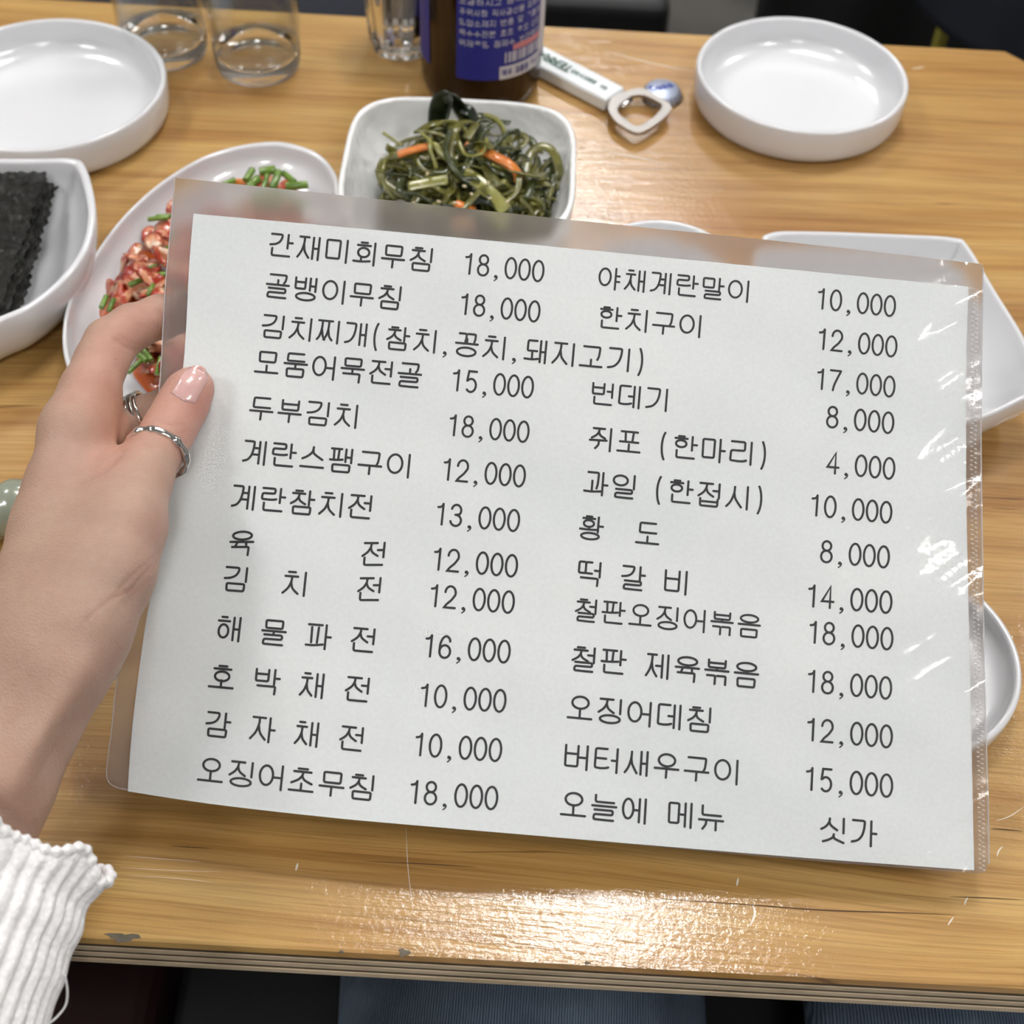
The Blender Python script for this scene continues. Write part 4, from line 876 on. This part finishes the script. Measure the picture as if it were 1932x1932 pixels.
# ------------------------------------------------------------------ the diner: hand and forearm grown from a distance field
def cone(X, a, b, ra, rb):
    a, b = np.asarray(a, np.float32), np.asarray(b, np.float32); ba = b-a; t = np.clip(((X-a)@ba)/(ba@ba), 0, 1)[:, None]
    return np.linalg.norm(X-a-t*ba, axis=1)-(ra+(rb-ra)*t[:, 0])
def smin(a, b, k):
    h = np.maximum(k-np.abs(a-b), 0)/k; return np.minimum(a, b)-h*h*k*.25
def chain(X, pts, k=.004):
    dd = None; w3 = [(P(x, y, z_), r*z_/F) for x, y, z_, r in pts]
    for (a, ra), (b, rb) in zip(w3[:-1], w3[1:]):
        q = cone(X, a, b, ra, rb); dd = q if dd is None else smin(dd, q, k)
    return dd
sd_ = float(sheet_depth(350, 740)); si = float(sheet_depth(370, 590))
thumb = [(366, 729, sd_-.0080, 34), (357, 740, sd_-.0088, 42), (338, 776, sd_-.0112, 45), (318, 812, sd_-.0165, 46), (297, 850, sd_-.0225, 47), (266, 902, .501, 56), (240, 990, .486, 71), (208, 1080, .477, 80), (160, 1175, .470, 86), (115, 1245, .466, 84)]
DI = float(sheet_depth(320, 600))
index = [(142, 812, .510, 62), (170, 735, .519, 52), (190, 685, .527, 47), (208, 648, .533, 46), (248, 618, .541, 41), (300, 598, .549, 38), (350, 585, max(.553, si+.008), 33), (410, 570, si+.0085, 30), (440, 563, si+.008, 24)]
back = [(142, 812, .510, 62), (120, 905, .501, 63), (102, 1000, .493, 67), (86, 1090, .485, 72), (55, 1180, .478, 80), (-35, 1330, .470, 86), (-105, 1500, .458, 92), (-160, 1640, .448, 95)]
fore = [(115, 1245, .472, 84), (52, 1378, .464, 85), (10, 1480, .456, 86), (-45, 1620, .446, 90)]
web = [(190, 960, .505, 62), (160, 1040, .497, 72), (120, 1140, .487, 80)]
palm = [(176, 855, .530, 50), (160, 960, .522, 58), (140, 1080, .508, 66), (100, 1190, .495, 60)]
webb = [(168, 800, .5235, 47), (200, 826, .530, 43), (226, 842, .535, 34)]
palm2 = [(196, 905, .545, 46), (206, 1000, .542, 50), (200, 1110, .535, 50), (187, 1200, .522, 50), (170, 1245, .510, 49), (90, 1330, .490, 60)]
mid_ = [(176, 850, .528, 49), (222, 818, .543, 42), (268, 788, .547, 38), (330, 762, .548, 36), (400, 742, .545, 32), (455, 730, .543, 27)]
rng_ = [(196, 905, .546, 44), (250, 880, .553, 38), (330, 850, .550, 34), (400, 830, .545, 31), (450, 815, .541, 26)]
pink = [(205, 985, .543, 40), (260, 965, .549, 33), (330, 935, .545, 29), (385, 915, .539, 23)]
fill = [(120, 1000, .500, 70), (90, 1130, .492, 76), (40, 1260, .480, 80), (-30, 1420, .468, 85), (-80, 1600, .455, 90)]
allp = np.array([P(x, y, z_) for ch in (thumb, index, back, fore, palm2, mid_, rng_, pink) for x, y, z_, _ in ch]); lo = allp.min(0)-.022; hi = allp.max(0)+.022
RES = .00105; dims = np.ceil((hi-lo)/RES).astype(int)+1
def field(X):
    th = chain(X, thumb, .004); dx = smin(chain(X, index, .004), chain(X, back, .004), .006); pl = smin(chain(X, palm, .006), chain(X, palm2, .008), .016); wb = chain(X, web, .006)
    pw = P(185, 1080, .49).astype(np.float32); dist = np.linalg.norm(X-pw, axis=1); kk = np.clip(.022-.35*np.maximum(dist-.022, 0), .0035, .022)
    body = smin(dx, pl, .010); body = smin(body, chain(X, fill, .006), .016); body = smin(body, wb, .010)
    body = smin(body, chain(X, webb, .006), .012); body = smin(body, chain(X, mid_, .004), .006)
    body = smin(body, smin(chain(X, rng_, .004), chain(X, pink, .004), .002), .005)
    far = P(60, 1350, .47).astype(np.float32)
    out = smin(body, th, kk); out = smin(out, chain(X, fore, .006), .014)
    # tendon ridge on the wrist
    out = smin(out, cone(X, P(20, 1470, .4415), P(150, 1265, .4545), .0012, .0004), .014)
    return out
gxs = [lo[i]+RES*np.arange(dims[i]) for i in range(3)]
coarse = 3
Vf = np.full(tuple(dims), 1.0, np.float32)
# slab by slab, only where a coarse pass says the surface is near
cg = [g[::coarse*2] for g in gxs]; CX = np.stack(np.meshgrid(*cg, indexing='ij'), -1).reshape(-1, 3).astype(np.float32); cd = field(CX).reshape([len(g) for g in cg])
near = np.abs(cd) < RES*coarse*2*1.9
idx = np.argwhere(near); st = coarse*2; Vf[:] = np.where(np.kron(cd, np.ones((st, st, st), np.float32))[:dims[0], :dims[1], :dims[2]] < 0, -1, 1) if all(len(g)*st >= n_d for g, n_d in zip(cg, dims)) else 1
mask = np.zeros(tuple(dims), bool)
for (i, j, k) in idx: mask[max(i*st-st//2-1, 0):i*st+st//2+2, max(j*st-st//2-1, 0):j*st+st//2+2, max(k*st-st//2-1, 0):k*st+st//2+2] = True
ii = np.argwhere(mask); Xp = (lo+ii*RES).astype(np.float32); vals = np.concatenate([field(Xp[s:s+400000]) for s in range(0, len(Xp), 400000)]); Vf[ii[:, 0], ii[:, 1], ii[:, 2]] = vals
def surface_nets(V, lo, res):
    s = V < 0; nx, ny, nz = V.shape
    c = np.zeros((nx-1, ny-1, nz-1), np.int8)
    for dx in (0, 1):
        for dy in (0, 1):
            for dz in (0, 1): c += s[dx:nx-1+dx, dy:ny-1+dy, dz:nz-1+dz]
    act = (c > 0) & (c < 8); ids = -np.ones(act.shape, np.int64); cells = np.argwhere(act); ids[act] = np.arange(len(cells))
    acc = np.zeros((len(cells), 3)); cnt = np.zeros(len(cells)); i, j, k = cells.T
    for ax in range(3):
        o1, o2 = [a for a in range(3) if a != ax]
        for a in (0, 1):
            for b in (0, 1):
                off = [0, 0, 0]; off[o1] = a; off[o2] = b; off2 = off.copy(); off2[ax] = 1
                v0 = V[i+off[0], j+off[1], k+off[2]]; v1 = V[i+off2[0], j+off2[1], k+off2[2]]; x = (v0 < 0) != (v1 < 0)
                t = np.where(x, v0/np.where(x, v0-v1, 1), 0); p = np.tile(np.array(off, float), (len(cells), 1)); p[:, ax] = t
                acc[x] += p[x]; cnt[x] += 1
    verts = lo+(cells+acc/cnt[:, None])*res; faces = []
    for ax in range(3):
        o1, o2 = [(1, 2), (2, 0), (0, 1)][ax]; sl0 = [slice(None)]*3; sl1 = [slice(None)]*3; sl0[ax] = slice(0, -1); sl1[ax] = slice(1, None)
        x = s[tuple(sl0)] != s[tuple(sl1)]; e = np.argwhere(x); e = e[(e[:, o1] > 0) & (e[:, o2] > 0) & (e[:, o1] < V.shape[o1]-1) & (e[:, o2] < V.shape[o2]-1)]
        d1 = np.zeros(3, int); d1[o1] = 1; d2 = np.zeros(3, int); d2[o2] = 1
        g = lambda q: ids[q[:, 0], q[:, 1], q[:, 2]]
        qd = np.stack([g(e-d1-d2), g(e-d2), g(e), g(e-d1)], 1); neg = s[e[:, 0], e[:, 1], e[:, 2]]; qd[~neg] = qd[~neg][:, ::-1]; faces.append(qd)
    return verts, np.concatenate(faces)
hv, hf = surface_nets(Vf, lo, RES)
for _ in range(2):   # light smoothing
    e = np.concatenate([hf[:, [0, 1]], hf[:, [1, 2]], hf[:, [2, 3]], hf[:, [3, 0]]]); acc = np.zeros_like(hv); cnt = np.zeros(len(hv))
    np.add.at(acc, e[:, 0], hv[e[:, 1]]); np.add.at(cnt, e[:, 0], 1); np.add.at(acc, e[:, 1], hv[e[:, 0]]); np.add.at(cnt, e[:, 1], 1); hv = hv*.5+acc/np.maximum(cnt, 1)[:, None]*.5
person = thing('person', 'diner in white ribbed knit top and blue jeans holding up the menu with left hand', 'person', (0, 0, 0))
q = hv-CAM; zz = q@d_; PX = 966+F*(q@r_)/zz; PY = 966-F*(q@u_)/zz
def near3(px, py, z_, r): return np.exp(-(np.linalg.norm(hv-P(px, py, z_), axis=1)/r)**2)
base = np.array([.46, .315, .243]); colr = np.tile(base, (len(hv), 1))
def mixin(wt, c, k=1): 
    global colr
    wt = np.clip(wt*k, 0, 1)[:, None]; colr = colr*(1-wt)+np.array(c)*wt
for a in [(355, 750, sd_-.015, .016), (398, 770, sd_-.010, .010), (330, 830, sd_-.02, .010)]: mixin(near3(*a), (.62, .31, .26), .6)
mixin(near3(240, 650, .52, .013), (.55, .28, .22), .6); mixin(near3(190, 700, .51, .012), (.56, .31, .25), .5); mixin(near3(290, 600, .535, .014), (.55, .30, .24), .6)
mixin(near3(225, 800, .515, .015), (.58, .30, .20), .75); mixin(near3(215, 880, .50, .012), (.54, .27, .21), .6); mixin(near3(225, 1230, .50, .012), (.56, .33, .28), .6)
mixin(near3(110, 830, .49, .012), (.44, .29, .25), .4); mixin(near3(300, 1000, .475, .012), (.50, .29, .24), .45); mixin(near3(230, 1080, .455, .03), (.44, .33, .27), .3)
# fine creases pressed into the skin, following the photo's fold lines
CREASE = [([(285, 800), (305, 812), (330, 818), (352, 812)], .00035, 2.6), ([(290, 808), (318, 822), (345, 824)], .0003, 2.6), ([(298, 793), (320, 800), (348, 800)], .00025, 2.6), ([(300, 818), (330, 832), (350, 834)], .00025, 2.6),
          ([(218, 640), (240, 655), (262, 660)], .0006, 4), ([(225, 632), (245, 645), (268, 650)], .0004, 3), ([(296, 585), (308, 596), (312, 610)], .0006, 3.5),
          ([(240, 1120), (270, 1085), (296, 1062)], .0005, 4), ([(225, 1110), (262, 1075), (300, 1040)], .0004, 3.5), ([(235, 1140), (262, 1110), (285, 1092)], .0004, 3.5), ([(150, 912), (190, 892), (214, 872), (232, 850)], .0008, 5), ([(160, 1170), (210, 1130), (250, 1112)], .0003, 4)]
front = np.zeros(len(hv)); nrm = np.zeros_like(hv)
fa = hv[hf]; fn = np.cross(fa[:, 2]-fa[:, 0], fa[:, 3]-fa[:, 1])
for c_ in range(4): np.add.at(nrm, hf[:, c_], fn)
nrm /= np.linalg.norm(nrm, axis=1)[:, None]+1e-12
sgn = np.sign(np.sum(nrm*(hv-hv.mean(0)), 1).mean()); nrm *= sgn
facing = (nrm@d_) < -.05
for pts, dep, wd in CREASE:
    c = crom(pts, 8); dm = np.full(len(hv), 1e9)
    for a, b in zip(c[:-1], c[1:]):
        ab = b-a; t = np.clip(((PX-a[0])*ab[0]+(PY-a[1])*ab[1])/(ab@ab), 0, 1); dm = np.minimum(dm, np.hypot(PX-a[0]-t*ab[0], PY-a[1]-t*ab[1]))
    wt = np.exp(-(dm/wd)**2)*facing*(zz < .545); hv = hv-nrm*(wt*dep)[:, None]; mixin(wt, (.36, .18, .14), .3)
hand = obj('hand_and_forearm', hv, hf, M['skin'], person)
at = hand.data.color_attributes.new('tint', 'FLOAT_COLOR', 'POINT'); at.data.foreach_set('color', np.concatenate([colr, np.ones((len(hv), 1))], 1).ravel().astype(np.float32))
fixn(hand)
bvh = BVHTree.FromPolygons([tuple(x) for x in hv], [tuple(int(i) for i in x) for x in hf])
def hit(px, py, lift=0.0):
    v_ = ray(px, py); L_ = np.linalg.norm(v_); h_ = bvh.ray_cast(Vector(CAM), Vector(v_/L_), 2.0)
    return None if h_[0] is None else np.array(h_[0])-v_/L_*lift
# thumbnail
nb = [(321, 741), (345, 757), (369, 762)]; nt_ = [(342, 709), (352, 696), (372, 689), (388, 697), (393, 716)]; rows = []
axn = 12
for j in range(axn+1):
    t = j/axn; row = []
    for i in range(axn+1):
        s = i/axn; b_ = crom(nb, 12)[int(round(s*24))]; e_ = crom(nt_, 6)[int(round(s*24))]
        bulge = math.sin(math.pi*t)*5*(1 if s > .5 else -1)*abs(2*s-1)**2
        p = (1-t)*b_+t*e_+np.array([bulge*.0, bulge*.0]); row.append(p)
    rows.append(row)
nv_ = []
for j, row in enumerate(rows):
    for i, p in enumerate(row):
        e = min(i, axn-i, j)/2.0; lf = .0004*min(1, e)+(.0003 if j > axn-2 else 0); hcp = hit(p[0], p[1], lf)
        nv_.append(hcp if hcp is not None else P(p[0], p[1], sd_-.012))
nv_ = np.array(nv_); obj('thumbnail', nv_, grid_faces(axn+1, axn+1), M['nail'], hand).modifiers.new('thick', 'SOLIDIFY').thickness = .0003
# rings
def ring3(c, axis, r, tr, name, label, m_, ham=0, sq=(1, 1), n=72, seed=0, flat=(1, 1)):
    ax_ = np.asarray(axis, float); ax_ /= np.linalg.norm(ax_); a1 = np.cross(ax_, d_); a1 /= np.linalg.norm(a1); a2 = np.cross(ax_, a1)
    a = np.linspace(0, 2*math.pi, n, endpoint=False); k = 10; rs_ = np.random.default_rng(seed); wv = ham*(np.sin(a*9+1)+.6*np.sin(a*14+seed))
    V = []
    for i, t in enumerate(a):
        rad_ = a1*math.cos(t)*sq[0]+a2*math.sin(t)*sq[1]; rr = tr*(1+wv[i])
        for b in np.linspace(0, 2*math.pi, k, endpoint=False): V.append(np.asarray(c)+rad_*(r+rr*math.cos(b)*flat[0])+ax_*rr*math.sin(b)*flat[1])
    Fc = [(i*k+j, i*k+(j+1) % k, ((i+1) % n)*k+(j+1) % k, ((i+1) % n)*k+j) for i in range(n) for j in range(k)]
    return tag(fixn(obj(name, V, Fc, m_, person)), label)
tc = P(296, 856, sd_-.0225); tax = P(330, 795, sd_-.0135)-P(275, 890, sd_-.0335)
tax = tax/np.linalg.norm(tax); tax = tax+.15*d_ ; ring3(tc, tax, .01055, .00125, 'thumb_ring', 'thin hammered silver ring on the thumb', M['silver'], .16, (1.06, 1.0), 90, 2, (.9, 1.25))
mc, mx = P(266, 789, .5468), P(330, 762, .5435)-P(222, 818, .5475); mx /= np.linalg.norm(mx)
for k, (off, m_) in enumerate(((-.0032, 'dark_silver'), (-.0012, 'silver'), (.0008, 'dark_silver'), (.0026, 'silver'))):
    ring3(mc+mx*off+u_*.0002, mx, .0093, .0011, 'finger_ring', 'silver ring of the stacked bands on the middle finger', M[m_], .08, (1, 1), 60, k, (.8, 1.05))
# white knit sleeve
O0, O1, O2 = P(0, 1594, .450), P(-150, 1932, .425), P(-470, 2900, .33); axs = (O1-O0)/np.linalg.norm(O1-O0); A1 = r_-axs*(r_@axs); A1 /= np.linalg.norm(A1); B1 = np.cross(axs, A1)
def sleeve_ring(c, ra, rb_, ruf, nn=420, ph=0.0, ribd=.0009, ruf2=0.0):
    a = np.linspace(0, 2*math.pi, nn, endpoint=False); rib = ribd*np.abs(np.sin(a*20))
    wv = ruf*(np.sin(a*5+.6+ph)+.7*np.sin(a*8+2+ph*2)); al = ruf2*(np.sin(a*7+1)+.6*np.sin(a*11))
    return np.asarray(c)+np.outer((ra+rib+wv)*np.cos(a), A1)+np.outer((rb_+rib+wv)*np.sin(a), B1)+np.outer(al, axs)
rr = []
for t in np.linspace(0, 1, 46):
    c = O0+(O1-O0)*(t*1.25); ra = .0315+.0035*math.exp(-t*14)+.004*t+.0012*math.sin(t*30)*math.exp(-t*3); rr.append(sleeve_ring(c, ra, ra*.84, .0024*math.exp(-t*9), ph=t*.6, ribd=.0002+.0013*min(1, t*9), ruf2=.0022*math.exp(-t*12)))
for t in np.linspace(.05, 1, 24): c = (O0+(O1-O0)*1.25)*(1-t)+O2*t; rr.append(sleeve_ring(c, .0355+.012*t, .030+.012*t, 0, ribd=.0015))
inn = [sleeve_ring(O0+(O1-O0)*(t*1.25), (.0345 if t < .05 else .0310)-.0018, (.0345*.84 if t < .05 else .0310*.84)-.0018, .0024*math.exp(-t*9), ph=t*.6, ribd=.0002, ruf2=.0022*math.exp(-t*12)) for t in np.linspace(.35, 0, 16)]
v, f = loft(inn+rr, (False, False)); slv = fixn(obj('sleeve', v, f, M['knit'], person))
# braided edging cord on the cuff
e0 = sleeve_ring(O0-axs*.0004, .0350-.0006, .0350*.84-.0006, .0024, 300, ribd=0, ruf2=.0022); e0 = np.concatenate([e0, e0[:2]]); rad = .0017+.0004*np.sin(np.arange(len(e0))*1.3)
v, f = tube(e0, rad, 10, caps=False, up=tuple(axs)); obj('cuff_edging', v, f, M['knit'], slv)
th_ = crom([P(122, 1838, .43), P(127, 1868, .432), P(124, 1896, .433), P(108, 1918, .432), P(88, 1935, .43), P(60, 1960, .425)], 8); v, f = tube(th_, .00035, 6); obj('loose_thread', v, f, M['knit'], slv)
# jeans
def thigh(xc0, xc1, r0, r1, zc, y0=-.30, y1=.62, nn=64):
    rings = []
    for t in np.linspace(0, 1, 40):
        y = y0+(y1-y0)*t; xc = xc0+(xc1-xc0)*t; r = r0+(r1-r0)*t; a = np.linspace(0, 2*math.pi, nn, endpoint=False)
        wr = .0022*np.sin(a*4+y*26)+.0016*np.sin(a*7-y*44)
        rings.append(np.stack([xc+(r+wr)*np.cos(a), np.full(nn, y), zc+(r*.9+wr)*np.sin(a)-.02*t], 1))
    return loft(rings, (True, True))
v, f = merge([thigh(.005, .024, .098, .080, .535), thigh(.245, .248, .098, .080, .530)]); 
hip = tube([(-.02, -.30, .56), (.10, -.33, .58), (.22, -.30, .56)], [.11, .13, .11], 32); sh1 = tube(crom([(.024, .60, .515), (.024, .655, .47), (.024, .66, .30), (.024, .64, .09)], 6), np.linspace(.075, .055, 19), 32); sh2 = tube(crom([(.248, .60, .51), (.248, .655, .47), (.248, .66, .30), (.248, .64, .09)], 6), np.linspace(.075, .055, 19), 32)
v, f = merge([(v, f), hip, sh1, sh2]); fixn(obj('jeans', v, f, M['denim'], person))
# seat under the diner
def stool(x, y, label, seatm, r=.17, hgt=.44, legm='black', sq=False, group=None):
    t = thing('stool', label, 'stool', (x, y, 0), group)
    if sq: o = bevel(obj('seat', *box((0, 0, hgt-.03), (r*2, r*2, .06)), M[seatm], t, False, (0, 0, 0)), .012, 3)
    else: v, f = lathe([(.001, hgt-.06), (r*.96, hgt-.06), (r, hgt-.045), (r, hgt-.015), (r*.96, hgt), (.001, hgt+.002)], 48); o = fixn(obj('seat', v, f, M[seatm], t, True, (0, 0, 0)))
    for sx in (-1, 1):
        for sy in (-1, 1):
            k = r*.75; v, f = tube([(sx*k*.8, sy*k*.8, hgt-.06), (sx*k, sy*k, .22), (sx*k*1.12, sy*k*1.12, .0)], .012, 12); obj('leg', v, f, M[legm], t, True, (0, 0, 0))
    v, f = merge([tube([(sx*r*.76, -r*.76, .2), (sx*r*.76, r*.76, .2)], .008, 8) for sx in (-1, 1)]+[tube([(-r*.76, sy*r*.76, .2), (r*.76, sy*r*.76, .2)], .008, 8) for sy in (-1, 1)]); obj('stretcher', v, f, M[legm], t, True, (0, 0, 0))
    return t
bn = thing('bench', 'black padded bench under the diner, added wide to darken the gap below the table', 'bench', (.1445, .06, 0))  # diner's seat, its black width added as shade over the lit floor
bevel(obj('seat', *box((0, 0, .40), (.63, .56, .08)), M['charcoal'], bn, False, (0, 0, 0)), .015, 3)
for sx in (-.27, .27):
    for sy in (-.24, .24): obj('leg', *box((sx, sy, .18), (.035, .035, .36)), M['black'], bn, False, (0, 0, 0))
stool(-.363, .17, 'square dark maroon padded stool beside the diner under the table edge', 'maroon', .19, .46, sq=True)
# beyond the far edge
stool(-.352, 1.36, 'stool with dark navy seat beyond the table edge between the glasses', 'navy', .19, .45)
stool(-.01, 1.50, 'black stool beyond the far table edge with its leg showing above the opener', 'black', .145, .45, sq=True)
def cloth(x0, x1, y, ztop, hem, m_, name, par, dep=.014):
    nu, nv = 60, 30; V = []
    for j in range(nv):
        for i in range(nu):
            x = x0+(x1-x0)*i/(nu-1); b = j/(nv-1); z_ = ztop-(ztop-hem(x))*b; V.append((x, y+dep*math.sin(i*.55)*(.3+b)+.010*math.sin(i*.21+1), z_))
    o = obj(name, V, grid_faces(nu, nv), m_, par); o.modifiers.new('thick', 'SOLIDIFY').thickness = .012; return o
def ony(px, py, y): v_ = ray(px, py); return CAM+v_*(y/v_[1])
rk = thing('coat', 'black coat hanging beyond the far edge behind the right round dish', 'coat', (.42, 1.26, 0)); xa = ony(1425, 40, 1.24)[0]
cloth(xa, .80, 1.24, .86, lambda x: .02+.02*math.sin(x*30), M['charcoal'], 'cloth', rk); v, f = tube([(xa, 1.25, .87), (.45, 1.25, .875), (.80, 1.25, .87)], .016, 12); obj('collar', v, f, M['charcoal'], rk)
ct = thing('coat', 'dark navy coat with a slanting hem beyond the cut corner of the table', 'coat', (.55, 1.0, .0)); p1, p2 = ony(1735, 0, 1.0), ony(1865, 95, 1.0); sl_ = (p2[2]-p1[2])/(p2[0]-p1[0])
cloth(p1[0]-.06, .86, 1.0, .86, lambda x: max(.25, p1[2]+sl_*(x-p1[0])), M['navy'], 'cloth', ct); v, f = tube([(p1[0]-.06, 1.0, .87), (.56, 1.0, .88), (.86, 1.0, .87)], .016, 12); obj('collar', v, f, M['navy'], ct)
pp = ony(1781, 50, 1.07); ys = thing('pole_stand', 'thin yellow pole standing between the two dark coats', 'stand', (pp[0], 1.07, 0))
v, f = tube([(0, 0, .01), (0, 0, .95)], .0055, 14); obj('pole', v, f, M['yellow'], ys, True, (0, 0, 0))
v, f = lathe([(.001, 0), (.09, 0), (.09, .008), (.02, .014), (.001, .014)], 40); fixn(obj('base', v, f, M['black'], ys, True, (0, 0, 0)))
